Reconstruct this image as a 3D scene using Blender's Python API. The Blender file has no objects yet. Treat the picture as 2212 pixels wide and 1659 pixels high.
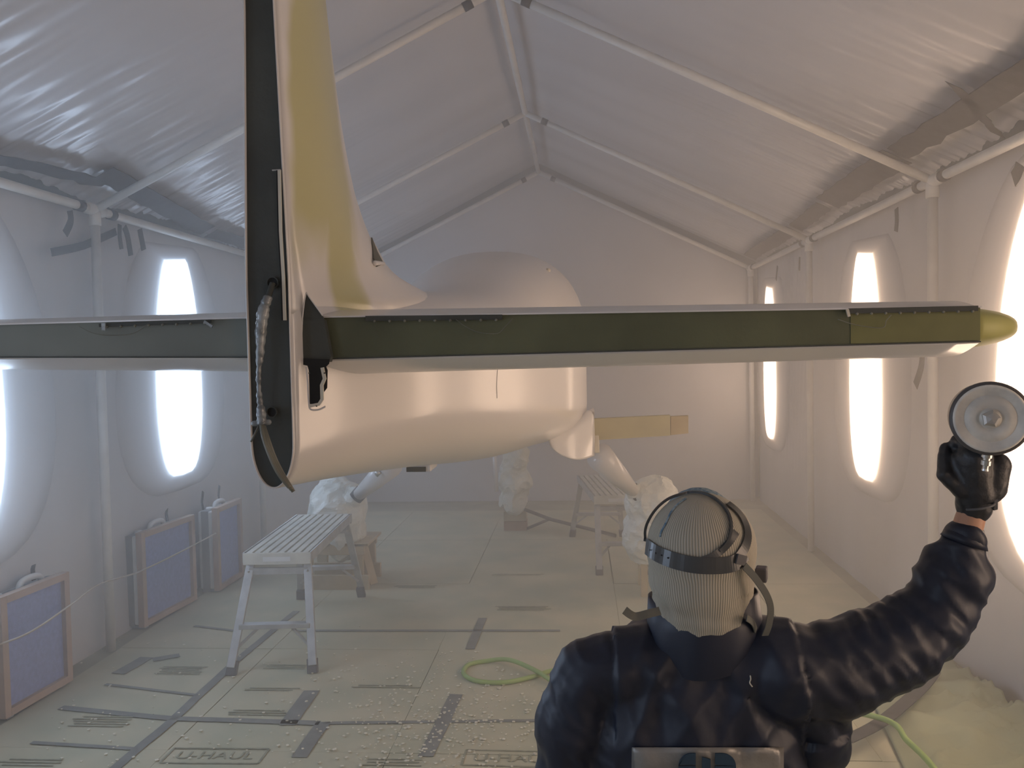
import bpy, bmesh, math, random
import numpy as np
from mathutils import Vector, Matrix, noise
from mathutils.bvhtree import BVHTree
random.seed(7)
PI = math.pi
S = bpy.context.scene
COL = S.collection
# ---------------------------------------------------------------- camera
F = 1855.0; H = 1.9
def _basis(roll=1.0, vx=1250, vy=758):
    d = Vector((vx-1106, 829.5-vy, -F)).normalized(); r = math.radians(roll)
    z = Vector((-math.sin(r), math.cos(r), 0)); z = (z - d*z.dot(d)).normalized()
    x = d.cross(z); return x, d, z
_x, _d, _z = _basis()
W2C = Matrix(((_x[0], _d[0], _z[0]), (_x[1], _d[1], _z[1]), (_x[2], _d[2], _z[2])))
C2W = W2C.transposed()
cd = bpy.data.cameras.new('camera'); cam = bpy.data.objects.new('camera', cd); COL.objects.link(cam)
cd.sensor_width = 36; cd.lens = 36*F/2212; cd.clip_start = 0.02
cam.matrix_world = Matrix.Translation((0, 0, H)) @ C2W.to_4x4()
S.camera = cam
def ray(px, py): return C2W @ Vector((px-1106, 829.5-py, -F))
def P(px, py, Y):
    r = ray(px, py); return Vector((0, 0, H)) + r*(Y/r.y)
def PX(px, py, X):
    r = ray(px, py); return Vector((0, 0, H)) + r*(X/r.x)
def PF(px, py, z=0.0):
    r = ray(px, py); return Vector((0, 0, H)) + r*((z-H)/r.z)
# ---------------------------------------------------------------- world, exposure, haze
w = bpy.data.worlds.new('world'); S.world = w; w.use_nodes = True
w.node_tree.nodes['Background'].inputs[0].default_value = (0.5, 0.52, 0.55, 1)
w.node_tree.nodes['Background'].inputs[1].default_value = 0.05
S.view_settings.view_transform = 'Standard'; S.view_settings.look = 'None'
S.view_settings.gamma = 1; S.view_settings.use_curve_mapping = False
S.view_settings.exposure = 0.0
S.cycles.use_denoising = True; S.cycles.use_light_tree = False
S.cycles.max_bounces = 6; S.cycles.diffuse_bounces = 4; S.cycles.volume_bounces = 1
S.cycles.use_adaptive_sampling = True; S.cycles.adaptive_threshold = 0.03
S.cycles.glossy_bounces = 3; S.cycles.transmission_bounces = 4; S.cycles.sample_clamp_indirect = 6
WARM = (1.0, 0.71, 0.51); COOL = (0.60, 0.76, 1.0)
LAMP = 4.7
HAZE = 0.082
XL, XR, EAVE, RX, RZ = -3.14, 2.17, 2.87, -0.46, 4.19
YB, Y0 = 10.86, -2.6
# ---------------------------------------------------------------- materials
def mat(name, col, rough=0.6, metal=0.0, var=0.12, scale=6.0, bump=0.0, bscale=40.0, col2=None, spec=0.5, emis=None, estr=0.0, trans=0.0, stretch=None, coat=0.0, detail=4):
    m = bpy.data.materials.new(name); m.use_nodes = True; nt = m.node_tree; b = nt.nodes['Principled BSDF']
    c1 = tuple(col)+(1,); c2 = tuple(col2)+(1,) if col2 else tuple(max(0, c*(1-var)) for c in col)+(1,)
    tc = nt.nodes.new('ShaderNodeTexCoord'); mp = nt.nodes.new('ShaderNodeMapping')
    if stretch: mp.inputs['Scale'].default_value = stretch
    nt.links.new(tc.outputs['Object'], mp.inputs[0])
    n = nt.nodes.new('ShaderNodeTexNoise'); n.inputs['Scale'].default_value = scale; n.inputs['Detail'].default_value = detail
    nt.links.new(mp.outputs[0], n.inputs[0])
    rp = nt.nodes.new('ShaderNodeValToRGB'); rp.color_ramp.elements[0].position = 0.35; rp.color_ramp.elements[1].position = 0.65
    rp.color_ramp.elements[0].color = c2; rp.color_ramp.elements[1].color = c1
    nt.links.new(n.outputs[0], rp.inputs[0]); nt.links.new(rp.outputs[0], b.inputs['Base Color'])
    b.inputs['Roughness'].default_value = rough; b.inputs['Metallic'].default_value = metal
    b.inputs['Specular IOR Level'].default_value = spec; b.inputs['Coat Weight'].default_value = coat
    b.inputs['Coat Roughness'].default_value = 0.12
    if bump:
        n2 = nt.nodes.new('ShaderNodeTexNoise'); n2.inputs['Scale'].default_value = bscale; n2.inputs['Detail'].default_value = 6
        nt.links.new(mp.outputs[0], n2.inputs[0])
        bp = nt.nodes.new('ShaderNodeBump'); bp.inputs['Strength'].default_value = bump; bp.inputs['Distance'].default_value = 0.01
        nt.links.new(n2.outputs[0], bp.inputs['Height']); nt.links.new(bp.outputs[0], b.inputs['Normal'])
    if emis: b.inputs['Emission Color'].default_value = tuple(emis)+(1,); b.inputs['Emission Strength'].default_value = estr
    if trans:
        out = nt.nodes['Material Output']; tr = nt.nodes.new('ShaderNodeBsdfTranslucent'); mx = nt.nodes.new('ShaderNodeMixShader')
        tr.inputs[0].default_value = c1; mx.inputs[0].default_value = trans
        nt.links.new(b.outputs[0], mx.inputs[1]); nt.links.new(tr.outputs[0], mx.inputs[2]); nt.links.new(mx.outputs[0], out.inputs[0])
    return m
M = {}
M['sheet'] = mat('plastic_sheet', (0.50, 0.50, 0.52), 0.2, var=0.05, scale=2, bump=0.08, bscale=9, spec=0.6)
M['wallsheet'] = mat('wall_sheet', (0.56, 0.55, 0.56), 0.36, var=0.06, scale=2, bump=0.06, bscale=7, spec=0.5)
M['pipe'] = mat('white_pipe', (0.72, 0.71, 0.68), 0.4, var=0.1, scale=8)
M['ducttape'] = mat('grey_tape', (0.065, 0.065, 0.07), 0.75, var=0.3, scale=14, bump=0.1)
M['primer'] = mat('primer', (0.69, 0.675, 0.665), 0.28, var=0.04, scale=2.2, spec=0.5, coat=0.45)
M['web'] = mat('dark_web', (0.055, 0.060, 0.052), 0.7, var=0.3, scale=6, bump=0.15, bscale=60)
M['greenweb'] = mat('green_web', (0.11, 0.12, 0.062), 0.6, var=0.35, scale=3, bump=0.15, bscale=60)
M['hazedweb'] = mat('hazed_web', (0.20, 0.215, 0.19), 0.7, var=0.25, scale=3)  # dark spar web colour paled to carry the haze over the left half
M['floortape'] = mat('dusty_floor_tape', (0.22, 0.23, 0.215), 0.8, var=0.25, scale=10)
M['glass_fibre'] = mat('glass_fibre', (0.50, 0.48, 0.16), 0.5, var=0.2, scale=5)
M['black'] = mat('black_void', (0.008, 0.008, 0.008), 0.9)
M['cream'] = mat('cream_paint', (0.62, 0.58, 0.48), 0.4)
M['wrap'] = mat('clear_wrap', (0.34, 0.37, 0.38), 0.2, var=0.6, scale=28, bump=0.6, bscale=30, spec=0.8)
M['cable'] = mat('cable', (0.20, 0.20, 0.16), 0.4, var=0.4, scale=12)
M['alu'] = mat('aluminium', (0.50, 0.51, 0.51), 0.42, 0.55, var=0.2, scale=12)
M['alutop'] = mat('dusty_aluminium', (0.62, 0.62, 0.56), 0.6, 0.2, var=0.2, scale=9)
M['rubber'] = mat('rubber_foot', (0.12, 0.12, 0.125), 0.7)
M['wood'] = mat('wood', (0.50, 0.42, 0.27), 0.7, var=0.2, scale=6)
M['card'] = mat('cardboard', (0.50, 0.47, 0.34), 0.8, scale=2.6, col2=(0.40, 0.41, 0.30), bump=0.15, bscale=25)
M['cardseam'] = mat('floor_sheet', (0.38, 0.37, 0.27), 0.8, var=0.2, scale=3)
M['print'] = mat('print_ink', (0.33, 0.335, 0.24), 0.8, var=0.35, scale=30)
M['flake'] = mat('paint_flake', (0.72, 0.70, 0.58), 0.6)
M['filter'] = mat('filter_blue', (0.30, 0.34, 0.60), 0.9, var=0.14, scale=40, bump=0.3, bscale=150)
M['fframe'] = mat('filter_frame', (0.46, 0.35, 0.28), 0.8)
M['fanbox'] = mat('fan_plastic', (0.66, 0.68, 0.68), 0.4)
M['fandark'] = mat('fan_side', (0.25, 0.26, 0.27), 0.5)
M['bag'] = mat('plastic_bag', (0.80, 0.82, 0.76), 0.28, var=0.12, scale=8, trans=0.15, bump=0.3, bscale=20)
M['hose'] = mat('green_hose', (0.30, 0.44, 0.13), 0.45)
M['cloth'] = mat('drop_cloth', (0.33, 0.36, 0.24), 0.75, var=0.15, scale=3)
M['rope'] = mat('rope', (0.45, 0.41, 0.34), 0.8)
M['jacket'] = mat('navy_nylon', (0.014, 0.019, 0.038), 0.46, var=0.2, scale=4, bump=0.12, bscale=22, spec=0.5)
M['collar'] = mat('navy_collar', (0.020, 0.024, 0.060), 0.55, bump=0.15)
M['trouser'] = mat('dark_trousers', (0.03, 0.03, 0.035), 0.8)
M['shoe'] = mat('black_shoe', (0.02, 0.02, 0.02), 0.5)
M['skin'] = mat('skin', (0.55, 0.30, 0.19), 0.5, var=0.1, scale=20, bump=0.05)
M['glove'] = mat('black_glove', (0.035, 0.035, 0.038), 0.42, bump=0.2, bscale=60)
M['strap'] = mat('grey_strap', (0.075, 0.078, 0.078), 0.22, var=0.1)
M['webbing'] = mat('elastic_webbing', (0.13, 0.135, 0.12), 0.8)
M['blueband'] = mat('blue_bandana', (0.08, 0.16, 0.24), 0.9, col2=(0.35, 0.42, 0.45), scale=120)
M['redband'] = mat('red_bandana', (0.45, 0.13, 0.12), 0.9, col2=(0.12, 0.13, 0.40), scale=60)
M['steel'] = mat('steel', (0.62, 0.60, 0.56), 0.28, 0.9, var=0.15, scale=30)
M['cupalu'] = mat('cup_aluminium', (0.78, 0.74, 0.66), 0.5, 0.1, var=0.25, scale=25)
M['cuprim'] = mat('cup_rim', (0.10, 0.09, 0.085), 0.4)
M['silver'] = mat('silver_patch', (0.30, 0.29, 0.27), 0.35, 0.3, var=0.3, scale=14, bump=0.5, bscale=18)
M['patchblue'] = mat('patch_blue', (0.02, 0.05, 0.085), 0.6)
M['gunbody'] = mat('gun_body', (0.40, 0.40, 0.42), 0.3, 0.8)
M['eye'] = mat('eye', (0.8, 0.8, 0.78), 0.2)
M['iris'] = mat('iris', (0.08, 0.05, 0.03), 0.2)
def knit():
    m = bpy.data.materials.new('ribbed_knit'); m.use_nodes = True; nt = m.node_tree; b = nt.nodes['Principled BSDF']
    tc = nt.nodes.new('ShaderNodeTexCoord'); sp = nt.nodes.new('ShaderNodeSeparateXYZ'); nt.links.new(tc.outputs['Object'], sp.inputs[0])
    def mth(op, *a):
        n = nt.nodes.new('ShaderNodeMath'); n.operation = op
        for i, v in enumerate(a):
            if isinstance(v, (int, float)): n.inputs[i].default_value = v
            else: nt.links.new(v, n.inputs[i])
        return n.outputs[0]
    ns = nt.nodes.new('ShaderNodeTexNoise'); ns.inputs['Scale'].default_value = 14; nt.links.new(tc.outputs['Object'], ns.inputs[0])
    ang = mth('ARCTAN2', sp.outputs[0], mth('MULTIPLY', sp.outputs[1], -1.0))
    ph = mth('ADD', mth('MULTIPLY', ang, 134.0), mth('ADD', mth('MULTIPLY', sp.outputs[2], 60.0), mth('MULTIPLY', ns.outputs[0], 5.0)))
    rib = mth('MULTIPLY_ADD', mth('SINE', ph), 0.5, 0.5)
    rp = nt.nodes.new('ShaderNodeValToRGB'); rp.color_ramp.elements[0].color = (0.28, 0.26, 0.21, 1); rp.color_ramp.elements[1].color = (0.52, 0.48, 0.39, 1)
    nt.links.new(rib, rp.inputs[0]); nt.links.new(rp.outputs[0], b.inputs['Base Color'])
    bp = nt.nodes.new('ShaderNodeBump'); bp.inputs['Strength'].default_value = 0.35; bp.inputs['Distance'].default_value = 0.003
    nt.links.new(rib, bp.inputs['Height']); nt.links.new(bp.outputs[0], b.inputs['Normal'])
    b.inputs['Roughness'].default_value = 0.9; return m
M['knit'] = knit()
def primer_yellow():
    # white-grey first coat that is still thin in broad bands, the yellowish laminate shows through there
    m = mat('thin_first_coat', (0.68, 0.66, 0.645), 0.30, var=0.03, scale=2, coat=0.45); nt = m.node_tree; b = nt.nodes['Principled BSDF']
    src = b.inputs['Base Color'].links[0].from_socket
    geo = nt.nodes.new('ShaderNodeNewGeometry'); sx = nt.nodes.new('ShaderNodeSeparateXYZ'); nt.links.new(geo.outputs['Position'], sx.inputs[0])
    def mth(op, a, bb=None, clamp=False):
        n = nt.nodes.new('ShaderNodeMath'); n.operation = op; n.use_clamp = clamp
        for i, v in enumerate((a, bb)):
            if v is None: continue
            if isinstance(v, (int, float)): n.inputs[i].default_value = v
            else: nt.links.new(v, n.inputs[i])
        return n.outputs[0]
    def mr(v, a, b_, c=0.0, d=1.0):
        n = nt.nodes.new('ShaderNodeMapRange'); n.interpolation_type = 'SMOOTHSTEP'; nt.links.new(v, n.inputs[0])
        n.inputs[1].default_value = a; n.inputs[2].default_value = b_; n.inputs[3].default_value = c; n.inputs[4].default_value = d; return n.outputs[0]
    ns = nt.nodes.new('ShaderNodeTexNoise'); ns.inputs['Scale'].default_value = 3.5; nt.links.new(geo.outputs['Position'], ns.inputs[0])
    zz = mth('ADD', sx.outputs[2], mth('MULTIPLY', mth('SUBTRACT', ns.outputs[0], 0.5), 0.35))
    yy = mth('ADD', sx.outputs[1], mth('MULTIPLY', mth('SUBTRACT', ns.outputs[0], 0.5), 0.2))
    up = mr(zz, 2.12, 2.32)                     # upper fin yellowish over most of its chord
    aft = mr(yy, 1.97, 2.03); fwd = mr(yy, 2.5, 2.36)
    band = mth('MULTIPLY', mr(yy, 2.16, 2.22), mr(yy, 2.42, 2.34))   # the forward strip goes on to the fin root
    low = mth('MULTIPLY', band, mr(zz, 1.93, 2.0))
    upper = mth('MULTIPLY', mth('MULTIPLY', aft, fwd), up)
    fac = mth('MULTIPLY', mth('MAXIMUM', upper, low), 0.85)
    mx = nt.nodes.new('ShaderNodeMix'); mx.data_type = 'RGBA'; nt.links.new(fac, mx.inputs[0]); nt.links.new(src, mx.inputs[6])
    mx.inputs[7].default_value = (0.42, 0.40, 0.13, 1); nt.links.new(mx.outputs[2], b.inputs['Base Color']); return m
M['fincoat'] = primer_yellow()
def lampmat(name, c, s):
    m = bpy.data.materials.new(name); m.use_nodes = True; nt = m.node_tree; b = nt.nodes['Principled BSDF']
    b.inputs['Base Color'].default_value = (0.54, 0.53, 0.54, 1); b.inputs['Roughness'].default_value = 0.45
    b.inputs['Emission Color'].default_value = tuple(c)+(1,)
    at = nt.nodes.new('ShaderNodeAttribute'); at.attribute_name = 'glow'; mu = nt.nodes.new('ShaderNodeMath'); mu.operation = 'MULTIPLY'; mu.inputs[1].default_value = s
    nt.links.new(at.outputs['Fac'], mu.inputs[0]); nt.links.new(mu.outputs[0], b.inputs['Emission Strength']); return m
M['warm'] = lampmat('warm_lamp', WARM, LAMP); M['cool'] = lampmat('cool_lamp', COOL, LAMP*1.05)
# ---------------------------------------------------------------- mesh helpers
class MB:
    def __init__(s): s.v = []; s.f = []
    def add(s, vs, fs):
        o = len(s.v); s.v += [tuple(x) for x in vs]; s.f += [tuple(i+o for i in f) for f in fs]; return s
    def box(s, c, d, R=None):
        c = Vector(c); vs = []
        for x in (-.5, .5):
            for y in (-.5, .5):
                for z in (-.5, .5):
                    p = Vector((x*d[0], y*d[1], z*d[2])); vs.append(c + (R @ p if R else p))
        return s.add(vs, [(0, 1, 3, 2), (4, 6, 7, 5), (0, 4, 5, 1), (2, 3, 7, 6), (0, 2, 6, 4), (1, 5, 7, 3)])
    def bar(s, a, b, w, h, up=Vector((0, 0, 1))):
        a = Vector(a); b = Vector(b); t = (b-a).normalized(); u = up
        if abs(t.dot(u)) > .95: u = Vector((1, 0, 0))
        sx = t.cross(u).normalized(); uu = sx.cross(t).normalized()
        vs = [p + sx*(i*w/2) + uu*(j*h/2) for p in (a, b) for i, j in ((-1, -1), (1, -1), (1, 1), (-1, 1))]
        return s.add(vs, [(3, 2, 1, 0), (4, 5, 6, 7), (0, 1, 5, 4), (1, 2, 6, 5), (2, 3, 7, 6), (3, 0, 4, 7)])
    def tube(s, pts, r, n=10, cap=True):
        pts = [Vector(p) for p in pts]; N = len(pts); rr = r if isinstance(r, (list, tuple)) else [r]*N
        t = (pts[1]-pts[0]).normalized(); u = Vector((0, 0, 1)) if abs(t.z) < .9 else Vector((1, 0, 0)); u = (u - t*u.dot(t)).normalized(); vs = []
        for i, p in enumerate(pts):
            t = (pts[min(i+1, N-1)]-pts[max(i-1, 0)]).normalized(); u = (u - t*u.dot(t)).normalized(); v = t.cross(u)
            vs += [p + (u*math.cos(2*PI*k/n) + v*math.sin(2*PI*k/n))*rr[i] for k in range(n)]
        fs = [(i*n+k, i*n+(k+1) % n, (i+1)*n+(k+1) % n, (i+1)*n+k) for i in range(N-1) for k in range(n)]
        if cap: fs += [tuple(range(n-1, -1, -1)), tuple((N-1)*n+k for k in range(n))]
        return s.add(vs, fs)
    def capsule(s, a, b, r0, r1, n=14):
        a = Vector(a); b = Vector(b); t = (b-a); L = t.length; t = t/L if L > 1e-6 else Vector((0, 0, 1)); pts = []; rs = []
        for i in range(5):
            th = PI/2*(1-i/4.); pts.append(a - t*r0*math.sin(th)); rs.append(max(1e-4, r0*math.cos(th)))
        for i in range(5):
            th = PI/2*i/4.; pts.append(b + t*r1*math.sin(th)); rs.append(max(1e-4, r1*math.cos(th)))
        return s.tube(pts, rs, n)
    def ell(s, c, r, R=None, n=16):
        c = Vector(c); vs = []; fs = []
        for i in range(n+1):
            ph = PI*i/n
            for k in range(2*n):
                th = PI*k/n; p = Vector((r[0]*math.sin(ph)*math.cos(th), r[1]*math.sin(ph)*math.sin(th), r[2]*math.cos(ph)))
                vs.append(c + (R @ p if R else p))
        for i in range(n):
            for k in range(2*n): fs.append((i*2*n+k, (i+1)*2*n+k, (i+1)*2*n+(k+1) % (2*n), i*2*n+(k+1) % (2*n)))
        return s.add(vs, fs)
    def loft(s, rings, cap=True, closed=True):
        n = len(rings[0]); vs = [p for r in rings for p in r]; K = n if closed else n-1
        fs = [(i*n+k, i*n+(k+1) % n, (i+1)*n+(k+1) % n, (i+1)*n+k) for i in range(len(rings)-1) for k in range(K)]
        if cap: fs += [tuple(range(n-1, -1, -1)), tuple((len(rings)-1)*n+k for k in range(n))]
        return s.add(vs, fs)
    def lathe(s, prof, c, axis, n=32):
        c = Vector(c); a = Vector(axis).normalized(); u = a.orthogonal().normalized(); v = a.cross(u)
        return s.loft([[c + a*h + (u*math.cos(2*PI*k/n) + v*math.sin(2*PI*k/n))*r for k in range(n)] for r, h in prof])
    def prism(s, poly, off):
        n = len(poly); off = Vector(off); vs = [Vector(p) for p in poly] + [Vector(p)+off for p in poly]
        return s.add(vs, [tuple(range(n-1, -1, -1)), tuple(range(n, 2*n))] + [(i, (i+1) % n, n+(i+1) % n, n+i) for i in range(n)])
    def mesh(s, name):
        me = bpy.data.meshes.new(name); me.from_pydata([tuple(v) for v in s.v], [], s.f); me.update(); return me
    def build(s, name, m, parent=None, smooth=False, bevel=0, recalc=True):
        me = s.mesh(name)
        if recalc:
            bm = bmesh.new(); bm.from_mesh(me); bmesh.ops.recalc_face_normals(bm, faces=bm.faces); bm.to_mesh(me); bm.free()
        return link(name, me, m, parent, smooth, bevel)
def link(name, me, m, parent=None, smooth=False, bevel=0):
    o = bpy.data.objects.new(name, me); COL.objects.link(o)
    if m is not None and not me.materials: me.materials.append(m)
    if smooth:
        me.polygons.foreach_set('use_smooth', [True]*len(me.polygons))
        if smooth == 'auto':
            for e in bm_sharp(me): pass
    if bevel:
        b = o.modifiers.new('b', 'BEVEL'); b.width = bevel; b.segments = 2; b.limit_method = 'ANGLE'
    if parent is not None:
        o.parent = parent; o.matrix_parent_inverse = parent.matrix_basis.inverted()
    return o
def bm_sharp(me, ang=0.6):
    bm = bmesh.new(); bm.from_mesh(me)
    for e in bm.edges:
        if len(e.link_faces) == 2 and e.calc_face_angle(0) > ang: e.smooth = False
    bm.to_mesh(me); bm.free(); return []
def thing(name, label, cat, loc=(0, 0, 0), group=None):
    o = bpy.data.objects.new(name, None); COL.objects.link(o); o.location = loc; o.empty_display_size = .1
    o['label'] = label; o['category'] = cat
    if group: o['group'] = group
    return o
def tag(o, label, cat, group=None):
    o['label'] = label; o['category'] = cat
    if group: o['group'] = group
    return o
def struct(o, label=None):
    o['kind'] = 'structure'
    if label: o['label'] = label
    return o
def remesh(mb, voxel, smooth=6, disp=None, fac=0.5):
    me = mb.mesh('tmp'); o = bpy.data.objects.new('tmp', me); COL.objects.link(o)
    r = o.modifiers.new('r', 'REMESH'); r.mode = 'VOXEL'; r.voxel_size = voxel
    if smooth:
        sm = o.modifiers.new('s', 'SMOOTH'); sm.iterations = smooth; sm.factor = fac
    dg = bpy.context.evaluated_depsgraph_get(); out = bpy.data.meshes.new_from_object(o.evaluated_get(dg))
    bpy.data.objects.remove(o); out.materials.clear()
    if disp:
        n = len(out.vertices); nr = [v.normal.copy() for v in out.vertices]
        for i, v in enumerate(out.vertices):
            d = disp(v.co, nr[i])
            if d: v.co += nr[i]*d
        out.update()
    return out
def cr(pts, sub=8):
    """Catmull-Rom through points"""
    pts = [Vector(p) for p in pts]; out = []; N = len(pts)
    for i in range(N-1):
        p0, p1, p2, p3 = pts[max(i-1, 0)], pts[i], pts[i+1], pts[min(i+2, N-1)]
        for k in range(sub):
            t = k/sub; out.append(0.5*((2*p1) + (p2-p0)*t + (2*p0-5*p1+4*p2-p3)*t*t + (3*p1-p0-3*p2+p3)*t**3))
    out.append(pts[-1]); return out
def interp(tab, x):
    """smooth interpolation of rows (x, a, b, ...)"""
    i = 0
    while i < len(tab)-2 and x > tab[i+1][0]: i += 1
    r0, r1 = tab[i], tab[i+1]; t = min(1, max(0, (x-r0[0])/(r1[0]-r0[0]))); out = []
    for j in range(1, len(r0)):
        def sl(k):
            a, b = tab[max(k-1, 0)], tab[min(k+1, len(tab)-1)]; return (b[j]-a[j])/(b[0]-a[0])
        h = r1[0]-r0[0]; m0, m1 = sl(i)*h, sl(i+1)*h; a, b = r0[j], r1[j]
        out.append((2*t**3-3*t*t+1)*a + (t**3-2*t*t+t)*m0 + (-2*t**3+3*t*t)*b + (t**3-t*t)*m1)
    return out
def ribbon(pts, nrm, w, th, name, m, parent=None, smooth=True):
    """strap: pts centre line, nrm outward normals"""
    mb = MB(); rings = []; N = len(pts)
    for i, p in enumerate(pts):
        t = (pts[min(i+1, N-1)]-pts[max(i-1, 0)]).normalized(); n = nrm[i]; n = (n - t*n.dot(t)).normalized(); s = t.cross(n)
        ww = w[i] if isinstance(w, (list, tuple)) else w
        rings.append([p - s*ww/2, p + s*ww/2, p + s*ww/2 + n*th, p - s*ww/2 + n*th])
    mb.loft(rings); return mb.build(name, m, parent, False)
def fbm(p, s, seed=0.0): return noise.noise(Vector((p[0]*s[0]+seed, p[1]*s[1]+seed*1.7, p[2]*s[2]-seed)))
# ================================================================= SETTING
# floor: base sheet plus loose flattened cardboard boxes
floor = struct(MB().box(((XL+XR)/2, (YB+Y0)/2, -0.035), (XR-XL+.5, YB-Y0+.5, 0.06)).build('floor', M['cardseam']))
def gable(y, name):
    poly = [(XL, y, 0), (XR, y, 0), (XR, y, EAVE), (RX, y, RZ), (XL, y, EAVE)]
    return struct(MB().prism(poly, (0, .02 if y > 0 else -.02, 0)).build(name, M['wallsheet']))
gable(YB+.02, 'wall_back'); gable(Y0-.02, 'wall_front')
def grid(fn, nu, nv):
    return [fn(i/nu, j/nv) for i in range(nu+1) for j in range(nv+1)], [(i*(nv+1)+j, (i+1)*(nv+1)+j, (i+1)*(nv+1)+j+1, i*(nv+1)+j+1) for i in range(nu) for j in range(nv)]
def side_wall(x, sgn, name, seed):
    def fn(u, v):
        y = Y0 + u*(YB-Y0); z = -0.02 + v*(EAVE+.05)
        f = 0.012*fbm((0, y, z), (1, 3.2, .35), seed) + 0.010*fbm((0, y+0.12*z, z), (1, 9, .5), seed+3)*max(0, v-.25)
        f += 0.02*math.sin(PI*min(1, v))*fbm((0, y, z), (1, .8, .4), seed+9)
        # sheet tied back at each frame, gathered folds beside the farther lamps
        g = math.exp(-((y-9.15)/.45)**2)*0.02*math.sin(46*(y+.16*(z-1.2))) * max(0, min(1, (z-.5)))
        return Vector((x + sgn*(.05 + f + (g if sgn > 0 else 0)), y, z))
    return struct(MB().add(*grid(fn, 460, 26)).build(name, M['wallsheet'], None, True, recalc=False))
side_wall(XL, -1, 'wall_left', 2.0); side_wall(XR, 1, 'wall_right', 11.0)
# ceiling: two slopes of plastic sheet with gathers near the eaves
def ceil_fn(sgn, seed):
    ex = XR+.05 if sgn > 0 else XL-.05
    n = Vector((EAVE-RZ, 0, ex-RX)); n = n.normalized();  n = n if n.z > 0 else -n
    def fn(u, v):
        y = Y0 + u*(YB-Y0); x = RX + (ex-RX)*v; z = RZ + (EAVE-RZ)*v + .05
        k = max(0, (v-.35)/.65)
        a = fbm((y + .22*v, v, 0), (7.5, .9, 1), seed); b = fbm((y - .1*v, v, 0), (19, 1.3, 1), seed+4)
        c = fbm((y+.3*v, v, 0), (2.2, 1.2, 1), seed+7)
        env = .35 + .65*max(0, noise.noise(Vector((y*.9+seed, v*1.5, 3))) + .3)
        dd_ = fbm((y + .35*v, v, 0), (34, 2.0, 1), seed+12)
        d = 0.030*c + (0.016*(1-abs(a)*2)*k + 0.016*b*k*k + .008*dd_*k*k*k)*env*1.6
        sag = -0.03*math.sin(PI*((y-5.34) % 2.74)/2.74)
        d += sag*-1
        return Vector((x, y, z)) + n*(d+.02)
    return fn
cl = MB().add(*grid(ceil_fn(-1, 1.5), 900, 56)); cl.add(*grid(ceil_fn(1, 5.5), 900, 56))
ceiling = struct(cl.build('ceiling', M['sheet'], None, True, recalc=False))
# overspray haze
hz = bpy.data.materials.new('overspray_haze'); hz.use_nodes = True; nt = hz.node_tree; nt.nodes.remove(nt.nodes['Principled BSDF'])
vs_ = nt.nodes.new('ShaderNodeVolumeScatter'); vs_.inputs['Color'].default_value = (0.96, 0.96, 0.95, 1); vs_.inputs['Density'].default_value = HAZE; vs_.inputs['Anisotropy'].default_value = 0.35
nt.links.new(vs_.outputs[0], nt.nodes['Material Output'].inputs['Volume'])
hb = MB(); e = .03
YH = 1.8     # the fog hangs around and beyond the tail; the air nearer the doorway is clear
poly = [(XL+e, YH, .02), (XR-e, YH, .02), (XR-e, YH, EAVE), (RX, YH, RZ-.05), (XL+e, YH, EAVE)]
haze = hb.prism(poly, (0, YB-YH-e, 0)).build('overspray_haze', hz); haze['kind'] = 'stuff'; haze['label'] = 'whitish overspray fog filling the whole tent'; haze['category'] = 'haze'
# tent frame
FR = [-0.14, 2.6, 5.34, 8.1, 10.78]
tf = thing('tent_frame', 'white plastic pipe frame of the gabled spray tent', 'tent frame', (RX, 5.3, 0))
LPX, RPX = XL+.05, XR-.05
for y in FR:
    for x in (LPX, RPX): MB().tube([(x, y, 0), (x, y, EAVE)], .03, 14).build('post', M['pipe'], tf, True)
    for x in (LPX, RPX):
        a = Vector((x, y, EAVE)); b = Vector((RX, y, RZ-.06)); MB().tube([a, b], .026, 14).build('rafter', M['pipe'], tf, True)
        t = (b-a).normalized()
        for q in (.93,):
            MB().tube([a.lerp(b, q)-t*.03, a.lerp(b, q)+t*.03], .030, 12).build('tape_band', M['ducttape'], tf, True)
    # corner fittings
    for x in (LPX, RPX):
        MB().tube([(x, y-.09, EAVE), (x, y+.09, EAVE)], .038, 14).tube([(x, y, EAVE-.1), (x, y, EAVE)], .038, 14).build('pipe_fitting', M['pipe'], tf, True)
        for s in (-.17, .2): MB().tube([(x, y+s-.03, EAVE), (x, y+s+.03, EAVE)], .036, 12).build('tape_band', M['ducttape'], tf, True)
for x in (LPX, RPX): MB().tube([(x, Y0, EAVE), (x, YB-.05, EAVE)], .028, 14).build('eave_pipe', M['pipe'], tf, True)
MB().tube([(RX, Y0, RZ-.06), (RX, YB-.05, RZ-.06)], .026, 14).build('ridge_pipe', M['pipe'], tf, True)
# ceiling tape: ragged strips of duct tape
def tape_on_slope(sgn, y0, y1, t0, t1, w, seed):
    ex = XR if sgn > 0 else XL; n = Vector((EAVE-RZ, 0, ex-RX)).normalized(); n = n if n.z > 0 else -n
    mb = MB(); K = 18; top = []; bot = []
    for i in range(K+1):
        q = i/K; y = y0+(y1-y0)*q; t = t0+(t1-t0)*q; r = .008*noise.noise(Vector((i*1.3, seed, 0)))
        for lst, tt in ((top, t+w/2+r), (bot, t-w/2+r*1.6)):
            lst.append(Vector((ex+(RX-ex)*tt, y, EAVE+(RZ-EAVE)*tt+.05)) - n*.03)
    for i in range(K): mb.add([bot[i], bot[i+1], top[i+1], top[i], bot[i]-n*.004, bot[i+1]-n*.004, top[i+1]-n*.004, top[i]-n*.004], [(0, 1, 2, 3), (7, 6, 5, 4), (0, 4, 5, 1), (2, 6, 7, 3), (0, 3, 7, 4), (1, 5, 6, 2)])
    o = mb.build('tape_strip', M['ducttape'], ceiling); return o
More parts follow.
